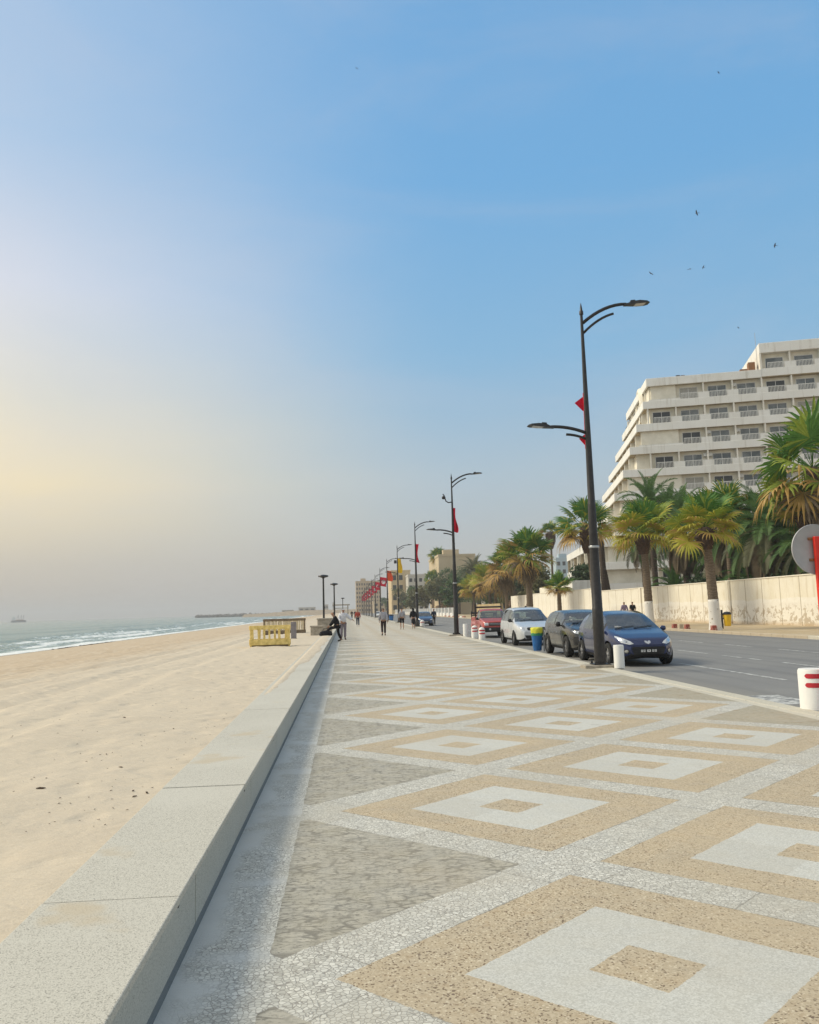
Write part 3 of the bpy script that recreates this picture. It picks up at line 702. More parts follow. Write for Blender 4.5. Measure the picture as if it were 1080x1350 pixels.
def build_car(S, name, label, loc, mats):
    """loft a car body along y (front at y=0, towards the camera) and cut it into named parts"""
    t = thing(name, label, 'car' if 'cat' not in S else S['cat'], loc)
    L = S['L']; fw, rw = S['wheels']; ra = S['r']+.055
    ys = set(np.round(np.linspace(0, .3, 9), 4)) | set(np.round(np.linspace(.3, L-.25, 46), 4)) | set(np.round(np.linspace(L-.25, L, 7), 4))
    for yw in (fw, rw):
        for k in range(15): ys.add(round(yw + ra*math.cos(math.pi*k/14), 4))
    marks = []
    for a in S['doors']: marks += [a-.006, a+.006]
    for a, b in S['side_glass']: marks += [a, b]
    marks += [S['ws'][0], S['ws'][1], S['rg'][0], S['rg'][1]]
    ys = sorted(v for v in ys if all(abs(v-m_) > .012 for m_ in marks)); ys = np.array(sorted(ys+marks))
    zt = smooth_curve(S['top'], ys, S.get('sig', .05)); zb_ = smooth_curve(S['belt'], ys, .06); hw = smooth_curve(S['hw'], ys, .05); zbot = smooth_curve(S['bot'], ys, .04)
    P = []
    for y, T, B, H, b in zip(ys, zt, zb_, hw, zbot):
        B = min(B, T-.012); zg = T-B; q = min(1, max(0, zg-.03)/.42)
        tb = S.get('tumble', .74)
        x7 = H*(.90*(1-q)+tb*q)
        row = [(0, b+.02), (.88*H, b), (.965*H, b+.10*(B-b)+.02), (H, b+.48*(B-b)), (.992*H, b+.80*(B-b)), (.955*H, B), (.955*H*.6+x7*.4 if q > .05 else .94*H, B+.42*zg), (x7, B+.86*zg), (x7*.90, B+.955*zg), (x7*.5, T-.004), (0, T)]
        for yw in (fw, rw):
            if abs(y-yw) < ra-1e-4:
                za = S['r'] + math.sqrt(ra*ra-(y-yw)**2)
                for j in range(4): row[j] = (row[j][0], max(row[j][1], za - (.0 if j else 0) + .004*j))
                row[4] = (row[4][0], max(row[4][1], row[3][1]+.02))
        P.append([Vector((x, y, z)) for x, z in row])
    nj = 11
    full = []
    for row in P: full.append(row[::1] + [Vector((-p.x, p.y, p.z)) for p in row[9:0:-1]])
    NJ = 20
    def part(i, j):
        jj = j if j < 10 else 19-j; y0, y1 = ys[i], ys[i+1]; ym = (y0+y1)/2; s = 'l' if j >= 10 else 'r'
        for a in S['doors']:
            if abs(ym-a) < .0065 and 2 <= jj <= 6: return 'seam'
        if jj in (5, 6):
            for k, (a, b) in enumerate(S['side_glass']):
                if a-1e-4 <= y0 and y1 <= b+1e-4: return f'sg{k}{s}'
        if jj >= 7:
            if S['ws'][0]-1e-4 <= y0 and y1 <= S['ws'][1]+1e-4: return 'ws'
            if S['rg'][0]-1e-4 <= y0 and y1 <= S['rg'][1]+1e-4: return 'rg'
        if 2 <= jj <= 4:
            for k in range(len(S['doors'])-1):
                if S['doors'][k] < ym < S['doors'][k+1]: return f'door{k}{s}'
        if jj in (5, 6) and S['side_glass'][0][0]-.1 < ym < S['side_glass'][-1][1]+.05: return 'seam'
        if jj == 1 or (jj == 0): return 'sill'
        return 'body'
    parts = {}
    for i in range(len(ys)-1):
        for j in range(NJ):
            a, b = full[i][j], full[i][(j+1) % NJ]; c, d = full[i+1][(j+1) % NJ], full[i+1][j]
            parts.setdefault(part(i, j), []).append((a, d, c, b))
    caps = []
    for i in (0, len(ys)-1):
        r = full[i]; c = sum(r, Vector())/len(r)
        for j in range(NJ): caps.append((r[j], r[(j+1) % NJ], c) if i == 0 else (r[(j+1) % NJ], r[j], c))
    parts['body'] += caps
    def mesh(fl):
        idx = {}; mb = MB(); vs = []; fs = []
        for f in fl:
            q = []
            for p in f:
                k = (round(p.x, 5), round(p.y, 5), round(p.z, 5))
                if k not in idx: idx[k] = len(vs); vs.append(k)
                if idx[k] not in q: q.append(idx[k])
            if len(q) > 2: fs.append(q)
        mb.add(vs, fs); return mb
    allf = [f for k, v in parts.items() for f in v]
    am = mesh(allf); bvh = BVHTree.FromPolygons([Vector(v) for v in am.v], am.f)
    pm = mats['paint']
    body = mesh(parts['body']); nb = len(body.f)
    b2 = mesh(parts.get('sill', []) ); body.add(b2.v, b2.f, 1); b3 = mesh(parts.get('seam', [])); body.add(b3.v, b3.f, 1)
    body.build('body', [pm, mats.get('sill', MTRIM)], t, smooth=35)
    for k, v in sorted(parts.items()):
        if k == 'ws':
            wso = mesh(v).build('windscreen', MGLASS, t, smooth=True)
        elif k == 'rg': mesh(v).build('rear_window', MGLASS, t, smooth=True)
        elif k.startswith('sg'): mesh(v).build('side_window', MGLASS, t, smooth=True)
        elif k.startswith('door'):
            d = mesh(v).build('door', pm, t, smooth=True); ym = max(p[1] for f in v for p in [(p.x, p.y) for p in f])-.16
            sx = -1 if k.endswith('l') else 1
            hit = bvh.ray_cast(Vector((sx*2, ym, S.get('handle', .84))), Vector((-sx, 0, 0)))
            if hit[0]: hb_ = MB().bbox(hit[0].x-.012, hit[0].x+.012, ym-.09, ym+.09, hit[0].z-.014, hit[0].z+.014, .008).build('handle', mats.get('handle', pm), d)
    # dark wheel wells and floor
    mb = MB(); W = max(hw)
    mb.box(-W*.80, W*.80, .35, L-.3, min(zbot)+.10, .60)
    mb.build('chassis', MTRIM, t)
    yd = S['ws'][0]+.30; zbl = float(np.interp(yd, ys, zb_))
    MB().bbox(-W*.72, W*.72, S['ws'][0]+.12, S['ws'][0]+.50, zbl-.25, zbl-.06, .05).build('dashboard', MTRIM, t)
    zr = float(max(zt)); sw = MB(); sw.M = Matrix.Translation((-.36, yd+.42, zbl+.02)) @ Matrix.Rotation(R(65), 4, 'X'); 
    sw.tube([(.18*math.cos(2*math.pi*k/20), .18*math.sin(2*math.pi*k/20), 0) for k in range(21)], .018, 6, cap=False); sw.build('steering_wheel', MTRIM, t)
    for row, yb in enumerate(S.get('seats', (yd+.98, yd+1.85))):
        for sx in (-.36, .36):
            q = MB(); q.bbox(sx-.24, sx+.24, yb-.45, yb+.05, .35, .58, .06); q.M = Matrix.Translation((sx, yb+.06, .55)) @ Matrix.Rotation(R(-14), 4, 'X'); q.bbox(-.23, .23, -.06, .07, 0, zbl-.55+.16, .05); q.bbox(-.12, .12, -.05, .05, zbl-.55+.20, min(zr-.68, zbl-.55+.42), .04); q.build('seat', S.get('seatmat', MSEAT), t, smooth=40)
    for yw in (fw, rw):
        for sx in (-1, 1):
            wx = sx*(W-.085); r = S['r']
            ty = MB().lathe([(r*.62, -.10), (r*.93, -.105), (r, -.075), (r, .075), (r*.93, .105), (r*.62, .10)], (wx, yw, r), 32, axis='x', cap=False).build('wheel', MTYRE, t, smooth=30)
            rm = MB(); rm.lathe([(r*.64, -.09), (r*.66, .09), (r*.60, .085)], (wx, yw, r), 28, axis='x', cap=False) if sx > 0 else rm.lathe([(r*.60, -.085), (r*.66, -.09), (r*.64, .09)], (wx, yw, r), 28, axis='x', cap=False)
            rm.lathe([(r*.62, -.02), (r*.62, .02)], (wx, yw, r), 24, 1, 'x')
            for k in range(S.get('spokes', 5)):
                a = 2*math.pi*k/S.get('spokes', 5)+.3; o_ = Vector((wx+sx*.070, yw, r)); dr = Vector((0, math.cos(a), math.sin(a))); pr_ = Vector((0, -math.sin(a), math.cos(a)))
                w0, w1 = S.get('spw', (.035, .045))
                pts = [o_+pr_*w0, o_-pr_*w0, o_+dr*r*.62-pr_*w1, o_+dr*r*.62+pr_*w1]
                rm.add(pts+[p-Vector((sx*.03, 0, 0)) for p in pts], [(0, 1, 2, 3), (7, 6, 5, 4), (0, 3, 7, 4), (1, 5, 6, 2)])
            rm.lathe([(.055, -.02), (.055, .02), (.02, .03)] if sx > 0 else [(.02, -.03), (.055, -.02), (.055, .02)], (wx+sx*.065, yw, r), 14, axis='x')
            rm.build('rim', [mats.get('rim', MRIM), MTRIM], ty, smooth=30)
    def decal(nm, pts, mat, off=.006, dirv=(0, 1, 0), parent=None, sub=3, th=.012):
        """a shaped panel (x,z outline seen from the front) wrapped on to the body"""
        bm = bmesh.new(); D = Vector(dirv).normalized()
        if abs(D.y) > .5: U = Vector((1, 0, 0)); 
        else: U = Vector((0, 1, 0))
        f = bm.faces.new([bm.verts.new((a, b, 0)) for a, b in pts])
        bmesh.ops.triangulate(bm, faces=bm.faces[:])
        for _ in range(sub): bmesh.ops.subdivide_edges(bm, edges=[e for e in bm.edges if e.calc_length() > .05], cuts=1); bmesh.ops.triangulate(bm, faces=bm.faces[:])
        ok = True; new = {}
        bm.verts.index_update()
        for v in bm.verts:
            base = (Vector((v.co.x, 0, v.co.y)) if abs(D.y) > .5 else Vector((0, v.co.x, v.co.y)))
            h = bvh.ray_cast(base - D*5, D)
            if h[0] is None: h = bvh.find_nearest(base + (Vector((0, .3, 0)) if abs(D.y) > .5 else -D*.8))
            new[v.index] = h[0] - D*off
        mb = MB(); vs = [new[i] for i in range(len(bm.verts))]; fs = [[v.index for v in f.verts] for f in bm.faces]
        nrm = (vs[fs[0][1]]-vs[fs[0][0]]).cross(vs[fs[0][2]]-vs[fs[0][0]])
        if nrm.dot(D) > 0: fs = [f[::-1] for f in fs]
        be = [(e.verts[0].index, e.verts[1].index) for e in bm.edges if e.is_boundary]
        n0 = len(vs); vs2 = vs + [p + D*(th+off) for p in vs]
        fs += [(a, b, b+n0, a+n0) for a, b in be]
        mb.add(vs2, fs); bm.free()
        return mb.build(nm, mat, parent or t, smooth=25)
    def plate(z, parent=None):
        p = decal('number_plate', [(-.26, z-.055), (.26, z-.055), (.26, z+.055), (-.26, z+.055)], MPLATEB, .022, th=.03)
        q = MB(); y = min(v.co.y for v in p.data.vertices)-.003
        for x0, w_ in ((-.22, .05), (-.15, .05), (-.05, .10), (.09, .05), (.16, .055)):
            q.box(x0, x0+w_, y-.002, y+.03, z-.032, z+.03)
            q.box(x0+w_*.35, x0+w_*.65, y-.0035, y+.03, z-.012, z+.018, 1)
        q.build('plate_marks', [MPLATEW, MPLATEB], p)
    def mirror(y, z, mat, s=1):
        for sx in (-1, 1):
            h = bvh.ray_cast(Vector((sx*2, y, z)), Vector((-sx, 0, 0))); x = h[0].x if h[0] else sx*W*.85
            m_ = MB(); m_.lathe([(.03, 0), (.085*s, .025), (.095*s, .08), (.08*s, .14), (.02, .17)] if sx > 0 else [(.02, -.17), (.08*s, -.14), (.095*s, -.08), (.085*s, -.025), (.03, 0)], (x+sx*.05, y, z+.02), 14, axis='x')
            for i, v in enumerate(m_.v): m_.v[i] = (v[0], y+(v[1]-y)*.55, z+.02+(v[2]-z-.02)*.8)
            m_.tube([(x-sx*.02, y, z-.04), (x+sx*.10, y, z-.01)], .022, 8); m_.build('mirror', mat, t, smooth=True)
    def wipers(): 
        y0 = S['ws'][0]
        w_ = MB()
        for x0, x1 in ((-.55, .02), (0.0, .55)):
            a = bvh.ray_cast(Vector((x0, y0+.06, 3)), Vector((0, 0, -1)))[0]; b = bvh.ray_cast(Vector((x1, y0+.14, 3)), Vector((0, 0, -1)))[0]
            if a and b: w_.tube([a+Vector((0, -.01, .012)), b+Vector((0, -.01, .012))], .009, 6)
        w_.build('wipers', MTRIM, t)
    return t, decal, plate, mirror, wipers, bvh

def mir(pts): return [(-x, z) for x, z in pts][::-1]
def ell(cx, cz, rx_, rz2, n=16): return [(cx+rx_*math.cos(2*math.pi*k/n), cz+rz2*math.sin(2*math.pi*k/n)) for k in range(n)]

# --- navy hatchback, nearest
S = dict(L=4.21, wheels=(.86, 3.46), r=.315, ws=(1.02, 1.78), rg=(3.68, 4.06), doors=(1.28, 2.34, 3.22), side_glass=((1.42, 2.30), (2.40, 3.20)), handle=.86,
 top=[(0, .56), (.04, .66), (.15, .76), (.5, .88), (1.0, .99), (1.06, 1.01), (1.75, 1.43), (2.3, 1.52), (3.0, 1.51), (3.6, 1.43), (3.75, 1.36), (4.08, 1.04), (4.16, .95), (4.21, .7)],
 belt=[(0, .52), (.15, .70), (.5, .80), (1.0, .90), (1.5, .95), (3.0, 1.0), (4.0, 1.0), (4.21, .7)],
 hw=[(0, .46), (.05, .58), (.15, .70), (.35, .80), (.8, .868), (1.5, .88), (3.2, .88), (3.9, .83), (4.12, .74), (4.21, .62)],
 bot=[(0, .36), (.06, .24), (.3, .19), (3.8, .20), (4.1, .28), (4.21, .42)], tumble=.70)
MNAVY = paint('navy_car_paint', (.005, .017, .085), .18, .30, dustk=.14)
t, decal, plate, mirror, wip, bvh = build_car(S, 'parked_hatchback', 'navy blue hatchback parked nearest, behind the first street lamp', (8.18, 22.05, -.12), dict(paint=MNAVY))
hl = [(.40, .625), (.52, .60), (.70, .655), (.775, .80), (.765, .835), (.62, .765), (.47, .69)]
for q in (hl, mir(hl)):
    o = decal('headlight', q, MLIGHT, .010); sx = 1 if q is hl else -1
    decal('bulb_housing', ell(sx*.60, .695, .055, .04), MCHROME, .014, parent=o); decal('bulb_housing', ell(sx*.715, .76, .03, .03), MCHROME, .014, parent=o)
decal('grille', [(-.40, .30), (.40, .30), (.47, .50), (.43, .535), (-.43, .535), (-.47, .50)], MTRIM, .008)
for z in (.36, .42, .48): decal('grille_bar', [(-.40, z-.008), (.40, z-.008), (.40, z+.008), (-.40, z+.008)], MDARKMETAL, .014)
decal('bumper_lip', [(-.62, .235), (.62, .235), (.66, .275), (-.66, .275)], MTRIM, .010)
for sx in (-1, 1):
    o = decal('fog_light', ell(sx*.60, .42, .075, .06), MTRIM, .006); decal('fog_lens', ell(sx*.60, .42, .045, .045), MCHROME, .012, parent=o)
decal('emblem', [(-.085, .665), (-.05, .63), (-.02, .62), (.0, .60), (.03, .625), (.06, .63), (.085, .66), (.075, .70), (.045, .675), (.025, .70), (.0, .665), (-.02, .695), (-.045, .67), (-.075, .70)], MCHROME, .014)
plate(.43); mirror(1.30, .97, MNAVY); wip()
mb = MB()
for x, z in ((-.48, 1.06), (-.40, 1.05)):
    h = bvh.ray_cast(Vector((x, -1, z)), Vector((0, 1, 0)))[0]; mb.box(x-.05, x+.05, h.y-.012, h.y+.0, z-.02, z+.03)
mb.build('windscreen_sticker', MSTICK, t)

# --- dark grey crossover
S = dict(L=4.12, wheels=(.80, 3.36), r=.345, ws=(1.08, 1.72), rg=(3.72, 4.0), doors=(1.30, 2.36, 3.18), side_glass=((1.46, 2.32), (2.42, 3.3)), handle=.98, spokes=6, spw=(.05, .07),
 top=[(0, .62), (.04, .78), (.12, .90), (.5, 1.0), (1.05, 1.08), (1.12, 1.10), (1.70, 1.47), (2.2, 1.56), (3.1, 1.55), (3.65, 1.49), (3.85, 1.36), (4.02, 1.10), (4.12, .8)],
 belt=[(0, .60), (.12, .84), (.5, .92), (1.05, 1.0), (2, 1.06), (3.9, 1.10), (4.12, .8)],
 hw=[(0, .62), (.05, .72), (.15, .80), (.4, .865), (.9, .895), (3.3, .90), (3.8, .87), (4.05, .78), (4.12, .68)],
 bot=[(0, .42), (.06, .28), (.3, .23), (3.8, .25), (4.05, .33), (4.12, .46)], tumble=.73)
MDGREY = paint('dark_grey_car_paint', (.045, .045, .046), .25, .6, dustk=.2)
t, decal, plate, mirror, wip, bvh = build_car(S, 'parked_crossover', 'dark grey crossover car parked behind the navy hatchback', (8.18, 26.45, -.12), dict(paint=MDGREY))
hl = [(.44, .79), (.62, .765), (.76, .80), (.81, .88), (.66, .875), (.47, .845)]
for q in (hl, mir(hl)): 
    o = decal('headlight', q, MLIGHT, .010); sx = 1 if q is hl else -1
    for k in range(3): decal('bulb_housing', ell(sx*(.53+.09*k), .82+.012*k, .028, .026, 10), MCHROME, .014, parent=o)
decal('grille', [(-.36, .56), (.36, .56), (.45, .74), (.42, .83), (-.42, .83), (-.45, .74)], MTRIM, .008)
for z in (.62, .68, .74): decal('grille_bar', [(-.38, z-.008), (.38, z-.008), (.38, z+.008), (-.38, z+.008)], MDARKMETAL, .014)
decal('lower_intake', [(-.56, .34), (.56, .34), (.50, .50), (-.50, .50)], MTRIM, .008)
decal('skid_strip', [(-.60, .285), (.60, .285), (.56, .325), (-.56, .325)], MSTEEL, .012)
c = [(.60, .42), (.80, .42), (.80, .68), (.70, .70), (.62, .60)]
for q in (c, mir(c)): decal('bumper_cheek', q, MTRIM, .008)
decal('emblem', [(-.09, .76), (0, .80), (.09, .76), (.09, .79), (0, .83), (-.09, .79)], MCHROME, .016)
plate(.42); mirror(1.42, 1.06, MTRIM, 1.15); wip()
mb = MB()
for x, z in ((-.52, 1.30), (-.52, 1.21)):
    h = bvh.ray_cast(Vector((x, -1, z)), Vector((0, 1, 0)))[0]; mb.box(x-.03, x+.03, h.y-.012, h.y, z-.025, z+.03)
mb.build('windscreen_sticker', MSTICK, t)

# --- silver people carrier
S = dict(L=4.40, wheels=(.92, 3.60), r=.31, ws=(.96, 1.86), rg=(4.02, 4.32), doors=(1.26, 2.30, 3.30), side_glass=((1.42, 2.26), (2.36, 3.26), (3.36, 3.98)), handle=.98, spokes=7,
 seatmat=MSEATL, top=[(0, .58), (.04, .70), (.12, .80), (.5, .93), (.92, 1.03), (1.0, 1.06), (1.85, 1.58), (2.2, 1.66), (3.0, 1.68), (3.7, 1.65), (4.0, 1.57), (4.33, 1.10), (4.40, .85)],
 belt=[(0, .58), (.12, .76), (.5, .86), (1.0, 1.0), (2.0, 1.06), (4.2, 1.08), (4.40, .85)],
 hw=[(0, .56), (.05, .66), (.15, .75), (.4, .84), (.9, .885), (3.9, .89), (4.25, .84), (4.40, .74)],
 bot=[(0, .34), (.06, .23), (.3, .19), (4.0, .21), (4.3, .28), (4.40, .36)], tumble=.74)
MSILV = paint('silver_car_paint', (.62, .64, .66), .3, .35, dustk=.22)
t, decal, plate, mirror, wip, bvh = build_car(S, 'parked_people_carrier', 'silver white people carrier parked behind the dark crossover', (8.30, 35.65, -.12), dict(paint=MSILV))
hl = [(.46, .66), (.70, .66), (.775, .74), (.765, .85), (.60, .84), (.45, .76)]
for q in (hl, mir(hl)):
    o = decal('headlight', q, MLIGHT, .010); sx = 1 if q is hl else -1
    decal('bulb_housing', ell(sx*.60, .745, .07, .06), MCHROME, .014, parent=o)
decal('grille', [(-.42, .67), (.42, .67), (.44, .76), (.40, .80), (-.40, .80), (-.44, .76)], MTRIM, .008)
decal('lower_intake', [(-.50, .32), (.50, .32), (.56, .46), (-.56, .46)], MTRIM, .008)
decal('emblem', ell(0, .735, .075, .075, 20), MCHROME, .018)
plate(.54); mirror(1.30, 1.08, MTRIM, 1.1); wip()
MB().tube([(0, 3.6, 1.65), (.0, 3.8, 1.95)], .008, 6).build('aerial', MTRIM, t)

# --- red pickup with a rack of dark posts
S = dict(L=4.55, seats=(2.45,), wheels=(.80, 3.55), r=.34, ws=(1.28, 1.72), rg=(2.62, 2.76), doors=(1.30, 2.42), side_glass=((1.46, 2.38),), handle=.92, cat='pickup truck', sig=.035,
 top=[(0, .74), (.03, .88), (.10, .95), (.6, 1.02), (1.24, 1.08), (1.30, 1.10), (1.72, 1.55), (1.95, 1.64), (2.45, 1.63), (2.62, 1.58), (2.76, 1.08), (2.80, .90), (4.55, .88)],
 belt=[(0, .72), (.1, .88), (.6, .96), (1.3, 1.02), (2.7, 1.04), (2.82, .87), (4.55, .86)],
 hw=[(0, .74), (.05, .80), (.15, .83), (.6, .845), (4.4, .85), (4.55, .83)],
 bot=[(0, .42), (.06, .34), (.3, .32), (4.3, .36), (4.55, .42)], tumble=.80)
MREDC = paint('sun_faded_red_paint', (.42, .035, .03), .45, .0, dust=(.55, .30, .24), dustk=.55)
t, decal, plate, mirror, wip, bvh = build_car(S, 'parked_pickup', 'faded red pickup truck with a dark rack over its cab, parked beyond the silver car', (8.45, 46.0, -.12), dict(paint=MREDC, rim=MSTEEL))
hl = [(.52, .70), (.74, .70), (.75, .86), (.52, .86)]
for q in (hl, mir(hl)): decal('headlight', q, MLIGHT, .012)
decal('grille', [(-.48, .69), (.48, .69), (.48, .87), (-.48, .87)], MTRIM, .010)
for z in (.75, .81): decal('grille_bar', [(-.47, z-.008), (.47, z-.008), (.47, z+.008), (-.47, z+.008)], MSTEEL, .016)
MB().bbox(-.84, .84, -.07, .10, .40, .60, .03).build('bumper', MDARKMETAL, t)
for sx in (-1, 1): MB().lathe([(.05, 0), (.06, .02)], (0, 0, 0), 12).build('fog_light', MLIGHT, t).matrix_local = Matrix.Translation((sx*.45, -.07, .50)) @ Matrix.Rotation(R(90), 4, 'X')
plate(.47); mirror(1.42, 1.06, MTRIM)
mb = MB(); mb.box(-.80, -.76, 2.84, 4.53, .87, 1.16); mb.box(.76, .80, 2.84, 4.53, .87, 1.16); mb.box(-.76, .76, 4.49, 4.53, .87, 1.16); mb.box(-.76, .76, 2.84, 2.88, .87, 1.16); mb.build('load_bed', MREDC, t)
for yy, zt, zb2 in ((2.90, 1.96, 1.74), (4.45, 1.5, 1.4)):
    mb = MB()
    for sx in (-.78, .78): mb.tube([(sx, yy, 1.0), (sx, yy, zt)], .035, 8)
    mb.tube([(-.80, yy, zb2), (.80, yy, zb2)], .05, 8); mb.tube([(-.78, yy, 1.25), (.78, yy, 1.25)], .03, 8)
    mb.build('cargo_rack', MDARKMETAL, t)

# --- two small cars farther along
def far_car(name, label, loc, pm):
    S = dict(L=3.9, wheels=(.78, 3.2), r=.30, ws=(.98, 1.6), rg=(3.4, 3.75), doors=(1.2, 2.25, 3.0), side_glass=((1.3, 2.2), (2.3, 3.2)), handle=.86,
     top=[(0, .6), (.05, .72), (.15, .80), (.95, .98), (1.0, 1.0), (1.6, 1.40), (2.1, 1.48), (3.3, 1.43), (3.75, 1.02), (3.9, .7)],
     belt=[(0, .56), (.15, .72), (1, .9), (3.6, .98), (3.9, .65)], hw=[(0, .56), (.1, .70), (.4, .81), (3.5, .82), (3.9, .66)], bot=[(0, .34), (.1, .22), (3.7, .22), (3.9, .4)], tumble=.74)
    t, decal, plate, mirror, wip, bvh = build_car(S, name, label, loc, dict(paint=pm))
    hl = [(.44, .62), (.66, .64), (.70, .74), (.52, .72)]
    for q in (hl, mir(hl)): decal('headlight', q, MLIGHT, .010)
    decal('grille', [(-.4, .34), (.4, .34), (.42, .52), (-.42, .52)], MTRIM, .008)
    plate(.45); mirror(1.2, .95, MTRIM)
MBLUEC = paint('blue_car_paint', (.03, .07, .16), .3, .4); MWHITEC = paint('white_car_paint', (.72, .72, .70), .3, .0)
far_car('parked_car', 'small blue car far along the kerb beside the third street lamp', (8.0, 83.5, -.12), MBLUEC)
far_car('parked_car', 'white car far down the promenade road, smallest of the parked cars', (7.7, 196, -.12), MWHITEC)
# ------------------------------------------------------------------ people
def cloth(n, c, v=.15): return simple(n, c, v, 14, .85, bump=.25, bscale=40, spec=.2)
MSKIN = simple('skin', (.36, .20, .13), .08, 20, .55, spec=.3); MHAIR = simple('dark_hair', (.015, .011, .009), .3, 60, .7)
MBLK = cloth('black_cloth', (.012, .012, .015)); MGRY = cloth('grey_cloth', (.34, .34, .38)); MDTR = cloth('dark_trousers', (.035, .022, .022)); MREDS = cloth('red_shirt', (.36, .06, .04))
MDEN = cloth('dark_denim', (.03, .04, .065)); MLIL = cloth('lilac_check_shirt', (.26, .20, .30), .5); MWSH = cloth('white_cloth', (.62, .62, .66)); MGTR = cloth('grey_trousers', (.22, .19, .22)); MSHOE = simple('shoe_leather', (.02, .018, .018), .2, 20, .6); MWSHOE = simple('pale_shoe', (.5, .48, .45), .1, 20, .6)
dg_tmp = []
def skin_mesh(name, J, E_, Rr, mat, parent, sub=1, root='pelvis'):
    names = list(J); ix = {k: i for i, k in enumerate(names)}
    me = bpy.data.meshes.new(name); me.from_pydata([tuple(J[k]) for k in names], [(ix[a], ix[b]) for a, b in E_], [])
    o = bpy.data.objects.new(name, me); col.objects.link(o)
    md = o.modifiers.new('skin', 'SKIN'); md.use_smooth_shade = True
    for i, k in enumerate(names):
        r = Rr[k]; me.skin_vertices[0].data[i].radius = (r, r) if not isinstance(r, tuple) else r
        me.skin_vertices[0].data[i].use_root = (k == (root if root in ix else names[0]))
    if sub: s = o.modifiers.new('sub', 'SUBSURF'); s.levels = sub; s.render_levels = sub
    bpy.context.view_layer.update()
    ev = o.evaluated_get(bpy.context.evaluated_depsgraph_get())
    m2 = bpy.data.meshes.new_from_object(ev); m2.name = name
    bpy.data.objects.remove(o); bpy.data.meshes.remove(me)
    m2.materials.clear(); m2.materials.append(mat)
    m2.polygons.foreach_set('use_smooth', [True]*len(m2.polygons))
    r = bpy.data.objects.new(name, m2); col.objects.link(r); r.parent = parent
    return r

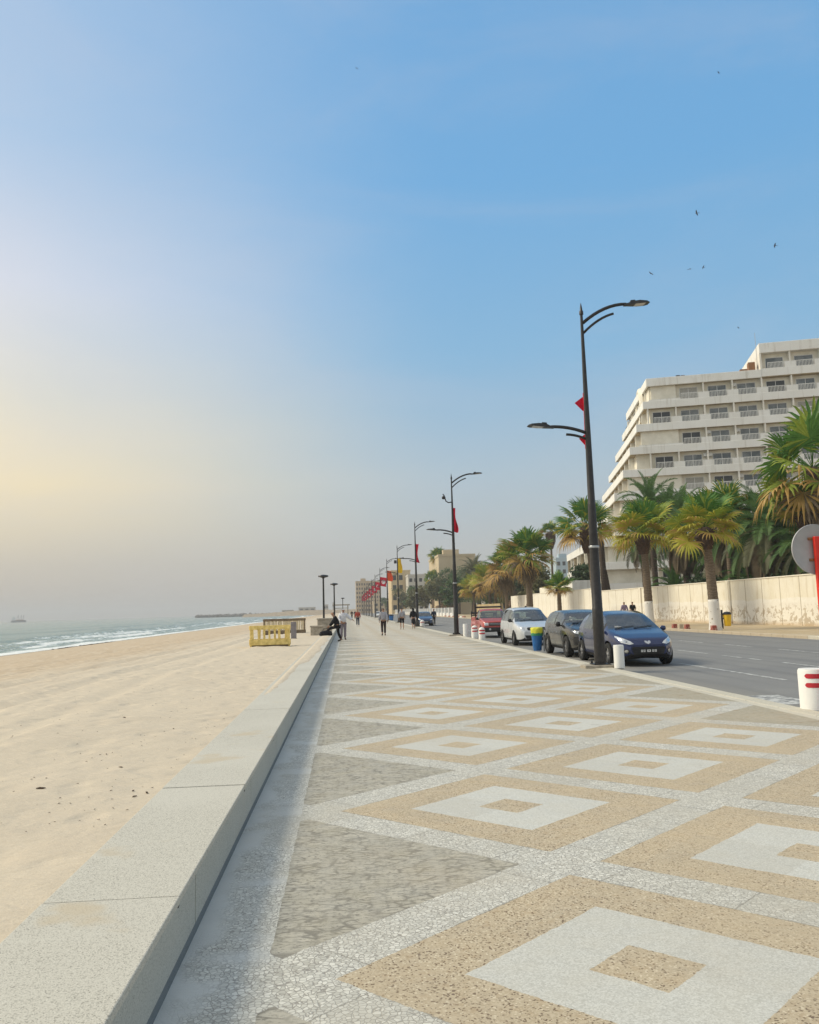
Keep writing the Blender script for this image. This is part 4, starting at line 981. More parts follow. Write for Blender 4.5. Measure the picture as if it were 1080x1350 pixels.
def person(label, loc, rz, pose, wear, group=None, scale=1.0):
    """pose: joint overrides; figure faces -y; wear: dict top/bottom/shoes/hair + options"""
    t = thing('person', label, 'person', loc, rz, group); t.scale = (scale,)*3
    J = dict(pelvis=(0, 0, .95), spine=(0, .01, 1.13), chest=(0, .01, 1.33), neck=(0, .0, 1.49), jaw=(0, -.02, 1.57), head=(0, -.012, 1.655), top=(0, -.005, 1.725))
    for s, n in ((-1, 'L'), (1, 'R')):
        J.update({'sh'+n: (s*.175, .01, 1.415), 'el'+n: (s*.225, .03, 1.14), 'wr'+n: (s*.235, -.03, .90), 'hip'+n: (s*.09, 0, .90), 'kn'+n: (s*.095, -.01, .50), 'an'+n: (s*.095, .03, .09)})
    J.update(pose)
    J = {k: Vector(v) for k, v in J.items()}
    hd = (J['top']-J['jaw']).normalized()
    fwd = Vector(pose.get('look', (0, -1, 0)))
    J.pop('look', None)
    side = fwd.cross(hd).normalized()
    J['nose'] = J['head'] - hd*.03 + fwd*.115; J['chin'] = J['jaw'] - hd*.02 + fwd*.055
    for s, n in ((-1, 'L'), (1, 'R')):
        J['ear'+n] = J['head'] - hd*.02 + side*s*.088
        w = J['wr'+n]; d = (w-J['el'+n]).normalized(); lat = d.cross(Vector((0, -1, 0.2))).normalized()
        if lat.length < .1: lat = Vector((0, 1, 0))
        fdir = Vector((0, -1, 0)) - d*Vector((0, -1, 0)).dot(d)
        fdir = fdir.normalized() if fdir.length > .1 else Vector((1, 0, 0))
        J['palm'+n] = w + d*.065
        for k, (ln, off) in enumerate(((.072, -.5), (.083, -.17), (.078, .17), (.062, .5))):
            b = w + d*.10 + fdir*off*.075
            J[f'f{k}a'+n] = b; J[f'f{k}b'+n] = b + d*ln*.55 + lat*.012*s; J[f'f{k}c'+n] = b + d*ln*.95 + lat*.035*s
        J['tha'+n] = w + d*.045 + fdir*.045; J['thb'+n] = w + d*.085 + fdir*.065
        fd = Vector(pose.get('toe'+n, (s*.12, -1, 0))).normalized(); a = J['an'+n]
        J['ball'+n] = a + fd*.13 + Vector((0, 0, -.05)); J['toe'+n] = a + fd*.20 + Vector((0, 0, -.055))
    rad = dict(pelvis=(.15, .11), spine=(.135, .10), chest=(.155, .11), neck=.055, jaw=.062, head=(.080, .095), top=.055, nose=.018, chin=.028)
    E_ = [('pelvis', 'spine'), ('spine', 'chest'), ('chest', 'neck'), ('neck', 'jaw'), ('jaw', 'head'), ('head', 'top'), ('head', 'nose'), ('jaw', 'chin')]
    for n in 'LR':
        E_ += [('chest', 'sh'+n), ('sh'+n, 'el'+n), ('el'+n, 'wr'+n), ('wr'+n, 'palm'+n), ('pelvis', 'hip'+n), ('hip'+n, 'kn'+n), ('kn'+n, 'an'+n), ('an'+n, 'ball'+n), ('ball'+n, 'toe'+n), ('head', 'ear'+n), ('palm'+n, 'tha'+n), ('tha'+n, 'thb'+n)]
        rad.update({'sh'+n: .062, 'el'+n: .043, 'wr'+n: .029, 'palm'+n: (.036, .02), 'hip'+n: .088, 'kn'+n: .058, 'an'+n: .038, 'ball'+n: .038, 'toe'+n: .026, 'ear'+n: .018, 'tha'+n: .012, 'thb'+n: .010})
        for k in range(4):
            E_ += [('palm'+n, f'f{k}a'+n), (f'f{k}a'+n, f'f{k}b'+n), (f'f{k}b'+n, f'f{k}c'+n)]
            rad.update({f'f{k}a'+n: .0095, f'f{k}b'+n: .009, f'f{k}c'+n: .007})
    for k in J:
        if k not in rad: rad[k] = .02
    J = {k: v for k, v in J.items() if k in rad and not (k.startswith('toe') and False)}
    used = {a for e in E_ for a in e}; J = {k: v for k, v in J.items() if k in used}
    body = skin_mesh('body', J, E_, rad, MSKIN, t)
    def sub(keys, edges, grow, name, mat, root, over=None):
        JJ = {k: J[k] for k in keys}; 
        if over: JJ.update({k: Vector(v) for k, v in over.items()})
        rr = {k: (tuple(x+grow for x in rad[k]) if isinstance(rad[k], tuple) else rad[k]+grow) for k in keys}
        return skin_mesh(name, JJ, edges, rr, mat, t, root=root), rr
    top = wear['top']; sl = wear.get('sleeve', 'wr')
    ks = ['pelvis', 'spine', 'chest', 'neckb']; J['neckb'] = J['chest'].lerp(J['neck'], .62); rad['neckb'] = .07
    es = [('pelvis', 'spine'), ('spine', 'chest'), ('chest', 'neckb')]
    for n in 'LR':
        ks += ['sh'+n, 'el'+n]; es += [('chest', 'sh'+n), ('sh'+n, 'el'+n)]
        if sl == 'wr':
            J['cuf'+n] = J['el'+n].lerp(J['wr'+n], .93); rad['cuf'+n] = .036; ks.append('cuf'+n); es.append(('el'+n, 'cuf'+n))
    sub(ks, es, wear.get('grow', .022), wear.get('topname', 'shirt'), top, 'chest')
    ks = ['pelvis2']; J['pelvis2'] = J['pelvis'] + (J['spine']-J['pelvis'])*.25; rad['pelvis2'] = (.145, .108); es = []
    for n in 'LR':
        ks += ['hip'+n, 'kn'+n]; es += [('pelvis2', 'hip'+n), ('hip'+n, 'kn'+n)]
        if wear.get('leg', 'long') == 'long':
            J['hem'+n] = J['kn'+n].lerp(J['an'+n], .90); rad['hem'+n] = .05; ks.append('hem'+n); es.append(('kn'+n, 'hem'+n))
    if wear.get('leg') != 'dress': sub(ks, es, .020, wear.get('botname', 'trousers'), wear['bottom'], 'pelvis2')
    else:
        ks = ['pelvis']; c = (J['anL']+J['anR'])/2
        J['s1'] = J['pelvis'].lerp(c, .33); J['s2'] = J['pelvis'].lerp(c, .74); rad['s1'] = (.17, .14); rad['s2'] = (.175, .16)
        sub(['pelvis', 's1', 's2'], [('pelvis', 's1'), ('s1', 's2')], .03, 'dress', wear['bottom'], 'pelvis')
    for n in 'LR':
        sub(['an'+n, 'ball'+n, 'toe'+n], [('an'+n, 'ball'+n), ('ball'+n, 'toe'+n)], .012, 'shoe', wear.get('shoes', MSHOE), 'an'+n)
    J['hb'] = J['head'] - fwd*.035 - hd*.02; rad['hb'] = (.078, .085); J['ht'] = J['top'] - fwd*.012; rad['ht'] = .062
    hk = ['hb', 'ht']; he = [('hb', 'ht')]
    if wear.get('hair') == 'scarf':
        J['hn'] = J['neck'] + hd*.02 - fwd*.01; rad['hn'] = .085; J['hs'] = J['chest'].lerp(J['neck'], .6); rad['hs'] = (.15, .11); hk += ['hn', 'hs']; he += [('hb', 'hn'), ('hn', 'hs')]
        sub(hk, he, .018, 'headscarf', wear['scarf'], 'hb')
    else: sub(hk, he, .012, 'hair', MHAIR, 'hb')
    # eyes and mouth
    for s in (-1, 1):
        MB().lathe([(.001, -.011), (.009, -.006), (.011, 0), (.009, .006), (.001, .011)], J['head'] + fwd*.088 + side*s*.032 + hd*.0, 10).build('eye', MHAIR, t, smooth=True)
    MB().tube([J['jaw'] + fwd*.078 + side*k*.024 + hd*(.012-.004*abs(k)) for k in (-1, 0, 1)], .006, 6).build('mouth', MREDP, t)
    return t
PI = math.pi
walk = dict(knL=(-.095, -.14, .52), anL=(-.095, -.20, .09), knR=(.095, .03, .50), anR=(.095, .27, .16), toeR=(.05, -1, -.45), elL=(-.235, .10, 1.15), wrL=(-.25, .14, .92), elR=(.235, -.04, 1.14), wrR=(.25, -.20, .95))
walk2 = dict(knR=(.095, -.14, .52), anR=(.095, -.18, .09), knL=(-.095, .04, .50), anL=(-.095, .24, .14), toeL=(.05, -1, -.4), elR=(.24, .09, 1.15), wrR=(.25, .12, .91), elL=(-.24, -.02, 1.14), wrL=(-.25, -.15, .93))
person('man in a grey shirt and dark trousers walking away, nearest of the walkers', (2.33, 52.7, 0), PI, walk, dict(top=MGRY, bottom=MDTR, grow=.045), 'walkers on the promenade')
person('person in a grey top and dark shorts walking away', (4.5, 67.4, 0), PI, walk2, dict(top=MGRY, bottom=MBLK, leg='short', botname='shorts', shoes=MWSHOE), 'walkers on the promenade')
person('person in a loose black dress walking away beside the one in shorts', (5.55, 68.9, 0), PI, walk, dict(top=MBLK, bottom=MBLK, leg='dress', grow=.05, hair='scarf', scarf=MBLK, shoes=MWSHOE), 'walkers on the promenade', .97)
person('person in a red top and dark jeans walking towards the camera', (1.15, 86.3, 0), 0, walk2, dict(top=MREDS, bottom=MDEN, grow=.03, shoes=MWSHOE, topname='jacket'), 'walkers on the promenade')
person('person in a lilac checked shirt walking by the boundary wall across the road', (23.2, 67.6, 0), PI, walk, dict(top=MLIL, bottom=MDEN, grow=.03), 'walkers by the boundary wall')
person('person in a black top with bare neck walking by the boundary wall across the road', (23.1, 65.3, 0), PI, walk2, dict(top=MBLK, bottom=MBLK, grow=.025, sleeve='el'), 'walkers by the boundary wall')
person('person in black by the boundary wall, seen over the silver people carrier', (23.3, 105.5, 0), PI, walk, dict(top=MBLK, bottom=MDEN, grow=.05), 'walkers by the boundary wall', 1.1)
person('dark clothed distant walker on the left of a far pair', (1.1, 175, 0), PI, walk, dict(top=MBLK, bottom=MDEN), 'far pair of walkers')
person('dark clothed distant walker on the right of a far pair', (1.8, 176, 0), PI, walk2, dict(top=MDEN, bottom=MBLK), 'far pair of walkers')
person('dark haired person standing at the side of the small blue car', (9.1, 86.2, -.12), 0, {}, dict(top=MDEN, bottom=MBLK), None)
# pair at the sea wall: one with a leg up on the coping, one standing behind
p1 = dict(pelvis=(0, -.10, .84), spine=(0, -.13, 1.01), chest=(0, -.20, 1.19), neck=(0, -.28, 1.34), jaw=(0, -.34, 1.415), head=(0, -.355, 1.50), top=(0, -.35, 1.57),
 shL=(-.175, -.22, 1.27), shR=(.175, -.22, 1.27), elL=(-.24, -.34, 1.03), wrL=(-.16, -.52, .86), elR=(.24, -.36, 1.03), wrR=(.15, -.54, .84),
 hipL=(-.09, -.09, .79), knL=(-.10, -.06, .44), anL=(-.10, .08, .09), hipR=(.09, -.14, .79), knR=(.12, -.50, .72), anR=(.10, -.80, .45))
person('person in black at the low sea wall with one leg stretched up on the coping', (-.40, 44.9, 0), -PI/2, p1, dict(top=MBLK, bottom=MBLK, grow=.05, topname='jacket'), 'pair at the sea wall')
p2 = dict(elR=(.36, -.06, 1.22), wrR=(.50, -.22, 1.12), elL=(-.26, -.08, 1.16), wrL=(-.14, -.28, 1.04), anL=(-.10, .10, .09), knL=(-.10, .03, .50))
person('person in a white headscarf and grey trousers standing just behind the one in black', (-.20, 46.9, 0), .15, p2, dict(top=MWSH, bottom=MGTR, grow=.045, hair='scarf', scarf=MWSH), 'pair at the sea wall')
mb = MB(); vs = []; n = 14
for k, (x, r, zc) in enumerate([(-.36, .04, .05), (-.30, .12, .10), (0, .15, .13), (.30, .13, .11), (.38, .05, .06)]):
    for a in range(n): q = 2*PI*a/n; vs.append((x, r*math.cos(q)*1.1, max(.0, zc + r*math.sin(q))))
mb.add(vs, [(i*n+k, i*n+(k+1) % n, (i+1)*n+(k+1) % n, (i+1)*n+k) for i in range(4) for k in range(n)] + [list(range(n))[::-1], list(range(4*n, 5*n))])
mb.tube([(-.2, 0, .22), (-.12, 0, .36), (.12, 0, .37), (.2, 0, .24)], .014, 6)
o = mb.build('bag', MBLK, smooth=50); o.location = (-1.13, 44.3, .345); o.rotation_euler = (0, 0, .5); tag(o, 'black bag lying on the sea wall at the foot of the person in black', 'bag')
# rubble blocks on the sand behind the pair
for x, y, sx, sy, h, lab in ((-1.72, 47.5, .34, .30, .55, 'squat brown concrete block standing on the sand left of the pair at the wall'), (-1.30, 49.0, .42, .35, .95, 'taller pale concrete block standing behind the person in black')):
    mb = MB(); mb.bbox(-sx, sx, -sy, sy, 0, h, .04); mb.bbox(-sx*1.08, sx*1.08, -sy*1.08, sy*1.08, h, h+.09, .02)
    o = mb.build('concrete_block', MCONC); o.location = (x, y, .2); tag(o, lab, 'block', 'concrete blocks on the sand')

# ------------------------------------------------------------------ slatted wooden frames on the sand
def crate(name, label, loc, rz, w_, d_, h, mat, slat_m, base_m, n, skirt):
    t = thing(name, label, 'wooden frame', loc, rz, 'slatted wooden frames on the beach')
    p = .07
    for sx in (-1, 1):
        for sy in (-1, 1): MB().bbox(sx*w_/2-p/2, sx*w_/2+p/2, sy*d_/2-p/2, sy*d_/2+p/2, -.15, h, .008).build('post', mat, t)
    r = MB()
    for z0, z1 in ((h-.13, h+.02), (skirt, skirt+.22)):
        for sy in (-1, 1): r.bbox(-w_/2-.04, w_/2+.04, sy*(d_/2+.045)-.02, sy*(d_/2+.045)+.02, z0, z1, .006)
        for sx in (-1, 1): r.bbox(sx*(w_/2+.045)-.02, sx*(w_/2+.045)+.02, -d_/2, d_/2, z0, z1, .006)
    r.build('rail', mat, t)
    rnd = random.Random(n)
    for sy in (-1, 1):
        for k in range(n):
            x = -w_/2 + w_*(k+.5)/n + rnd.uniform(-.03, .03); tl_ = rnd.uniform(-.05, .05)
            s = MB(); s.M = Matrix.Translation((x, sy*(d_/2+.012), 0)) @ Matrix.Rotation(tl_, 4, 'Y'); s.bbox(-.036, .036, -.012, .012, skirt+.18, h-.06, .004); s.build('slat', slat_m, t)
    b = MB()
    for sy in (-1, 1): b.box(-w_/2+.02, w_/2-.02, sy*d_/2-.014, sy*d_/2+.014, -.2, skirt+.02)
    for sx in (-1, 1): b.box(sx*w_/2-.014, sx*w_/2+.014, -d_/2+.02, d_/2-.02, -.2, skirt+.02)
    b.build('base_board', base_m, t)
    return t
crate('slatted_frame', 'yellow slatted wooden frame on the sand, nearest of the beach frames', (-3.10, 33.7, .08), .12, 1.50, .8, 1.02, MWOODY, MWOODY, MWOODB, 7, .28)
crate('slatted_frame', 'larger pale slatted wooden frame with a brown top rail behind the yellow one', (-4.05, 54.5, .22), .03, 2.6, 1.0, 1.0, MWOODB, MWOODP, MWOODB, 20, .05)
t = thing('leaning_board', 'narrow grey board standing upright in the sand between the two slatted frames', 'board', (-2.72, 42.8, .22))
MB().bbox(-.14, .14, -.03, .03, -.1, .92, .01).build('panel', MGREYB, t); MB().bbox(-.16, .16, -.05, .05, -.1, .08, .01).build('foot', MWOODB, t)

# ------------------------------------------------------------------ scraps on the sand
rnd = random.Random(5); mb = MB()
def scrap(x, y, s):
    z = sandz(x, y); a = rnd.uniform(0, 3); mb.M = Matrix.Translation((x, y, z+.004)) @ Matrix.Rotation(a, 4, 'Z') @ Matrix.Rotation(rnd.uniform(-.3, .3), 4, 'X')
    mb.tube([(-s, 0, .002), (-s*.3, s*.25, .003), (s*.4, -s*.1, .003), (s, s*.2, .002)], [s*.10, s*.22, s*.20, s*.08], 5); mb.M = None
for k in range(420):
    y = 5.5 + 16*rnd.random()**1.3; scrap(-1.5 - rnd.random()**1.5*(1.2+.35*y), y, rnd.uniform(.004, .012))
for x, y, s in ((-2.38, 6.74, .035), (-1.99, 7.55, .022), (-1.50, 6.42, .026), (-2.32, 8.28, .018), (-2.86, 10.99, .03), (-2.0, 9.8, .02), (-1.62, 6.5, .02), (-1.56, 6.3, .022)): scrap(x, y, s)
for k in range(60):   # tide line wrack
    y = 88 + rnd.random()*22; scrap(-30.2 + rnd.uniform(-.35, .35), y, rnd.uniform(.10, .30))
tag(mb.build('seaweed_scraps', MDEBRIS), kind='stuff'); 

# ------------------------------------------------------------------ jetty, ship, birds
rnd = random.Random(11); mb = MB()
for k in range(420):
    u = rnd.random(); x = -205 + 190*u; y = 1150 + rnd.uniform(-7, 7) + 20*u; s = rnd.uniform(1.5, 3.6)
    bm = bmesh.new(); bmesh.ops.create_icosphere(bm, subdivisions=1, radius=s)
    for v in bm.verts: v.co *= rnd.uniform(.65, 1.2)
    bm.verts.index_update(); zc = -1.2 + rnd.uniform(0, 1.6)*(1 if u < .75 else .6)
    mb.add([v.co*.9+Vector((x, y, zc)) for v in bm.verts], [[v.index for v in f.verts] for f in bm.faces]); bm.free()
tag(mb.build('rock_jetty', MROCK), 'long dark rock jetty running out into the sea', 'jetty')
mh = simple('distant_hull', (.10, .11, .13), .2, .1, .6)
t = thing('cargo_ship', 'hazy cargo ship on the horizon at the far left', 'ship', (-575, 1500, -1.6), R(8))
mb = MB(); mb.prism([(-11, -2.5), (9, -2.5), (13, 0), (9, 2.5), (-11, 2.5)], -1, 3.4); mb.build('hull', mh, t)
MB().box(-10, -5, -2, 2, 3.4, 8.2).box(-9, -6, -1.5, 1.5, 8.2, 10.0).build('bridge', MWHITE, t)
mb = MB()
for x in (0, 5, 9): mb.tube([(x, 0, 3.4), (x, 0, 13)], .25, 6); mb.tube([(x, 0, 12), (x-3, 0, 5)], .15, 5)
mb.build('mast', mh, t); MB().box(-3, 8, -2, 2, 3.4, 4.6).build('cargo', MRUST, t)
def bird(label, loc, span, rz, flap):
    mb = MB()
    mb.lathe([(.001, -.30), (.035, -.2), (.055, -.02), (.05, .1), (.028, .2), (.001, .27)], (0, 0, 0), 10)
    mb.v = [(x, z, y*.9) for x, y, z in mb.v]
    for s in (-1, 1):
        W_ = [(0.03, .10, 0), (.03, -.09, 0), (.26, -.04, .10*flap), (.28, .12, .10*flap), (.60, -.10, .04*flap), (.55, .05, .05*flap)]
        vs = [(s*x, y, z+.012) for x, y, z in W_] + [(s*x, y, z-.004) for x, y, z in W_]
        fs = [(0, 1, 2, 3), (3, 2, 4, 5), (9, 8, 7, 6), (11, 10, 8, 9), (1, 7, 8, 2), (2, 8, 10, 4), (0, 3, 9, 6), (3, 5, 11, 9), (4, 10, 11, 5)]
        mb.add(vs, fs if s > 0 else [f[::-1] for f in fs])
    mb.add([(-.04, -.25, 0), (.04, -.25, 0), (.07, -.42, 0), (0, -.36, 0), (-.07, -.42, 0), (0, -.3, .02)], [(0, 1, 2, 3), (0, 3, 4), (0, 5, 1)])
    k = span/1.2; mb.v = [(x*k, y*k, z*k) for x, y, z in mb.v]
    o = mb.build('bird', MBIRD, smooth=40); o.location = loc; o.rotation_euler = (0.1, .25*flap, rz); tag(o, label, 'bird', 'birds in the sky')
MBIRD = simple('grey_feathers', (.07, .08, .10), .2, 20, .7)
for lab, loc, sp, a, fl in (('bird gliding highest of the group right of the street lamp', (33.1, 70, 37.4), .75, 1.0, 1.2), ('bird flying alone near the right edge of the sky', (40.4, 70, 34.3), .72, 1.2, .8),
    ('bird flying just above the head of the nearest street lamp, left of the close pair', (32.4, 80, 35.8), .70, .6, 1.0), ('left bird of a close pair above the hotel', (38.9, 85, 38.5), .75, .3, -1.0), ('right bird of a close pair above the hotel', (40.5, 85, 38.7), .65, 1.4, .9),
    ('tiny bird high near the upper right corner', (23.3, 45, 33.7), .26, .8, .9), ('lowest bird, just above the stepped roof of the hotel', (44.0, 85, 31.7), .5, .9, .7), ('tiny bird high above the middle of the promenade', (1.2, 45, 33.4), .22, .5, .9)):
    bird(lab, loc, sp, a, fl)
MREDP2 = m_paint('faded_red_paint', (.36, .09, .07), .50, (.45, .36, .28))
# ------------------------------------------------------------------ hotel
MHOT = simple('hotel_white_render', (.76, .72, .63), .08, .7, .85, bump=.15, bscale=20, c2=(.80, .77, .70)); MHOTC = simple('hotel_cream_render', (.80, .74, .61), .08, .8, .85, c2=(.84, .79, .68))
def m_parapet():
    g = G('hotel_parapet'); x, y, z = g.sep(); n = g.noise(.35, 4); b = g.noise(3, 5, .7)
    c = g.mix(g.lin(n, .3, .7), (.79, .77, .72), (.86, .85, .82))
    st = g.noise(1, 4, .65, co=g.scale((1.6, 1.6, .12)))
    c = g.mix(g.m('MULTIPLY', g.step(st, .52, .70), .40), c, (.46, .42, .35)); c = g.mix(g.m('MULTIPLY', g.step(b, .60, .70), .25), c, (.40, .34, .27))
    g.bump(b, .2, .03)
    return g.fin(c, .85)
MHBAND = m_parapet(); MSOFF = simple('tan_soffit', (.42, .34, .22), .3, 1, .9)  # soffits are darker and yellower than the walls
def m_shutter():
    g = G('window_shutter_glass'); x, y, z = g.sep()
    l = g.m('WRAP', g.m('MULTIPLY', z, 9.), 1., 0.); n = g.noise(.6, 3)
    c = g.mix(g.step(l, .35, .5), (.13, .14, .145), (.26, .275, .28)); c = g.mix(g.step(n, .4, .65), c, (.09, .11, .12))
    return g.fin(c, .25, spec=.6)
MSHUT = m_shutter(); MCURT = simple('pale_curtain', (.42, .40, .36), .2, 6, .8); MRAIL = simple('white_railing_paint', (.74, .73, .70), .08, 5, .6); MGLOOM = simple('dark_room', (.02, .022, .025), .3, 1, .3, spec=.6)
C0 = Vector((38.8, 103, 0)); D0 = Vector((.958, -.286, 0)); N0 = Vector((-.286, -.958, 0))
ht = thing('hotel', 'large white stepped hotel with long balcony bands behind the boundary wall', 'hotel', tuple(C0), math.atan2(D0.y, D0.x))
# local axes: x along the facade (right), y into the building, z up
FH = 2.985; Z1 = 26.97            # underside of the second parapet; floors go down from it
S0, S1 = 1.0, 34.
floors = []
for k in range(0, 9):
    zb = 29.91 - FH*k; sl = (1.2 if k == 0 else .62 - 1.02*(k-1) - (.25 if k > 4 else 0)); floors.append((k, zb, sl))
SIDE = 20.; SH = .085
def shear_box(mb, x0, x1, y0, y1, z0, z1):
    vs = [(x - SH*y, y, z) for z in (z0, z1) for y in (y0, y1) for x in (x0, x1)]
    mb.add(vs, [(0, 2, 3, 1), (4, 5, 7, 6), (0, 1, 5, 4), (2, 6, 7, 3), (0, 4, 6, 2), (1, 3, 7, 5)]); return mb
def side_poly(s, ins=0.):   # footprint of a floor: front edge, left edge running back
    return [(s+ins, ins), (S1, ins), (S1, SIDE), (s+ins+.0, SIDE)]
core = MB(); bands = MB(); soff = MB(); fins = MB(); para = MB()
REC = .85
for k, zb, s in floors:
    zt = zb+1.0
    # parapet ring: front and left side
    if k > 0:
        bands.bbox(s, S1, 0, .16, zb, zt, .03); shear_box(bands, s, s+.16, .16, SIDE+1.6*k, zb, zt-.004)
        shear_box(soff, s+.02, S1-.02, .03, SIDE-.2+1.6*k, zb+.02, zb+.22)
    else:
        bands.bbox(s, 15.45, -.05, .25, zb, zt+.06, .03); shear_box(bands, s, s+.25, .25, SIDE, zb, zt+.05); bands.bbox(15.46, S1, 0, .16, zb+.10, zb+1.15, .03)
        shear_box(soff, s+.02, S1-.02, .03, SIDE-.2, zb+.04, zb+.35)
    # storey below this band: recessed wall
    z0 = zb-FH+1.0 - .78; z1 = zb+.05
    shear_box(core, s+.95 if k else s+.4, S1-.1, REC, SIDE-.1+1.6*k, zb-FH+.2, z1)
    ncol = 9
    for c in range(ncol):
        x0 = 1.88+3.57*c; x1 = x0+2.15
        if c == 0 and k in (0, 2, 4): continue
        if x0 < s+1.0 or x1 > S1-.2: continue
        wz0, wz1 = zb-FH+.95, zb-.42
        w_ = MB().box(x0-.06, x1+.06, REC-.05, REC+.02, wz1, wz1+.06).box(x0-.06, x0, REC-.05, REC+.02, wz0, wz1).box(x1, x1+.06, REC-.05, REC+.02, wz0, wz1).box((x0+x1)/2-.03, (x0+x1)/2+.03, REC-.05, REC+.02, wz0, wz1).build('window', MRAIL, ht)
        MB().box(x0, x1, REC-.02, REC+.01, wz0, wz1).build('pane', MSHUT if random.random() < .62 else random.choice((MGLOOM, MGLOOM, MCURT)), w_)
        # balcony rail
        rz0 = zb-FH+1.0
        r = MB().box(x0+.02, x1-.02, .03, .09, rz0+.70, rz0+.77)
        nb = 13
        for b in range(nb): xx = x0+.06+(x1-x0-.12)*b/(nb-1); r.box(xx-.028, xx+.028, .035, .085, rz0, rz0+.70)
        r.build('balcony_rail', MRAIL, ht)
        MB().box(x1+.62, x1+.80, .05, REC+.01, rz0-.02, zb+.02).build('fin', MHOT, ht)
        MB().box(x1+.03, x1+1.39, .02, .12, rz0-.01, rz0+.74).build('balcony_front', MHBAND, ht)
    for c in (0,):
        x0 = 1.88
        if k in (0, 2, 4): MB().box(s+.2, 5.40, .02, .12, zb-FH+.99, zb-FH+1.18).build('balcony_front', MHBAND, ht); core.box(s+.55, 4.9, REC-.45, REC+.02, zb-FH+.6, zb+.02)
        elif s < .8: MB().box(1.1, 1.28, .05, REC+.01, zb-FH+1.0, zb+.02).build('fin', MHOT, ht)
    # left side: recessed wall columns
    for q in range(5):
        shear_box(MB(), s+.22, s+1.0, 3.0+q*4.4, 3.25+q*4.4, zb-FH+1.0, zb+.02).build('side_fin', MHOT, ht)
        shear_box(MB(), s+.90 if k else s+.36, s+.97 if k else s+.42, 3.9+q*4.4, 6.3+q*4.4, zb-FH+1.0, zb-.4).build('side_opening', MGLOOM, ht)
core.box(-7.5, S1, REC+.3, SIDE, -.3, 3.6)
# upper block on the right
core.box(15.55, S1-.1, REC, SIDE-.1, 29.9, 33.3); bands.bbox(15.4, S1, -.05, SIDE, 33.10, 34.4, .04); MB().box(15.40, 15.62, .0, SIDE-.3, 31.0, 33.12).build('end_wall', MHOT, ht)
for c in (4, 5, 6, 7, 8):
    x0 = 1.88+3.57*c; x1 = x0+2.15
    if c == 4: x0 += .1
    w_ = MB().box(x0-.06, x1+.06, REC-.05, REC+.02, 32.55, 32.61).box(x0-.06, x0, REC-.05, REC+.02, 31.0, 32.55).box(x1, x1+.06, REC-.05, REC+.02, 31.0, 32.55).build('window', MRAIL, ht)
    MB().box(x0, x1, REC-.02, REC+.01, 31.0, 32.55).build('pane', MSHUT, w_)
    r = MB().box(x0+.02, x1-.02, .03, .09, 31.75, 31.82)
    for b in range(13): xx = x0+.06+(x1-x0-.12)*b/12; r.box(xx-.028, xx+.028, .035, .085, 31.06, 31.75)
    r.build('balcony_rail', MRAIL, ht); MB().box(x1+.62, x1+.80, .05, REC+.01, 31.0, 33.12).build('fin', MHOT, ht); MB().box(x1+.03, x1+1.39, .02, .12, 31.04, 31.8).build('balcony_front', MHBAND, ht)
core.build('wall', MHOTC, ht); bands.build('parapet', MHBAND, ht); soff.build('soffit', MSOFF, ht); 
# roof pieces
MB().box(13.5, 15.3, 3, 6, 31.0, 32.0).box(14.2, 15.0, 1, 2, 31.0, 32.3).build('roof_box', MRUST, ht)
MB().tube([(15.3, 1.2, 31), (15.3, 1.2, 36.2)], .03, 6).build('antenna', MSTEEL, ht)
mb = MB()
a = [(.9, 8+4*math.cos(q), 28.3+2.9*math.sin(q)) for q in [R(10*i) for i in range(0, 19)]]
mb.tube(a, .45, 8); mb.box(.4, 1.5, 4, 12, 26, 28.4); mb.build('roof_stair', MHOTC, ht, smooth=40)
mb = MB()
for x, z in ((5.3, 31.05), (5.9, 31.0)): mb.bbox(x-.25, x+.25, .3, .8, z-.1, z+.15, .03)
mb.build('roof_vent', MDARKMETAL, ht)
# low left wing running back towards the sea front
wg = MB(); wb = MB()
def wq(i, a): return (-6.7 + i - .13*a, .3 + a)
def wpoly(i, j, a, b): return [wq(i, a), wq(j, a), wq(j, b), wq(i, b)]
WL = 33.
for zb in (9.0, 6.0, 3.2):
    wb.prism(wpoly(0, .2, 0, WL), zb, zb+1.05); wb.prism(wpoly(.2, 9, 0, .2), zb, zb+1.046); wb.prism(wpoly(.2, 9, .2, WL), zb+.05, zb+.25)
    wg.prism(wpoly(1.3, 9, 1.1, WL-.5), zb-2.3, zb+.06)
    for q in range(8):
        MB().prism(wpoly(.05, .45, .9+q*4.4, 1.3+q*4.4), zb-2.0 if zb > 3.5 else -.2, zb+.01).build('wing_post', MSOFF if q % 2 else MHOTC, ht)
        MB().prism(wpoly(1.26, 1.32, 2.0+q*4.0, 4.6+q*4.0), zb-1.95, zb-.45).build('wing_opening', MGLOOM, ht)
    for q in range(2): MB().prism([(-4.9+q*3.4, 1.34), (-2.4+q*3.4, 1.34), (-2.4+q*3.4, 1.42), (-4.9+q*3.4, 1.42)], zb-1.95, zb-.35).build('wing_opening', MGLOOM, ht)
wb.build('wing_parapet', MHBAND, ht); wg.build('wing_wall', MHOTC, ht)
# air conditioners and drying things on some balconies
rnd = random.Random(9)
for k, zb, s_ in floors[:7]:
    for c in range(1, 7):
        if rnd.random() < .28: x0 = 1.88+3.57*c+rnd.choice((-.75, 2.35)); MB().bbox(x0, x0+.62, REC-.32, REC-.02, zb-.75, zb-.28, .03).build('air_conditioner', MRAIL, ht)

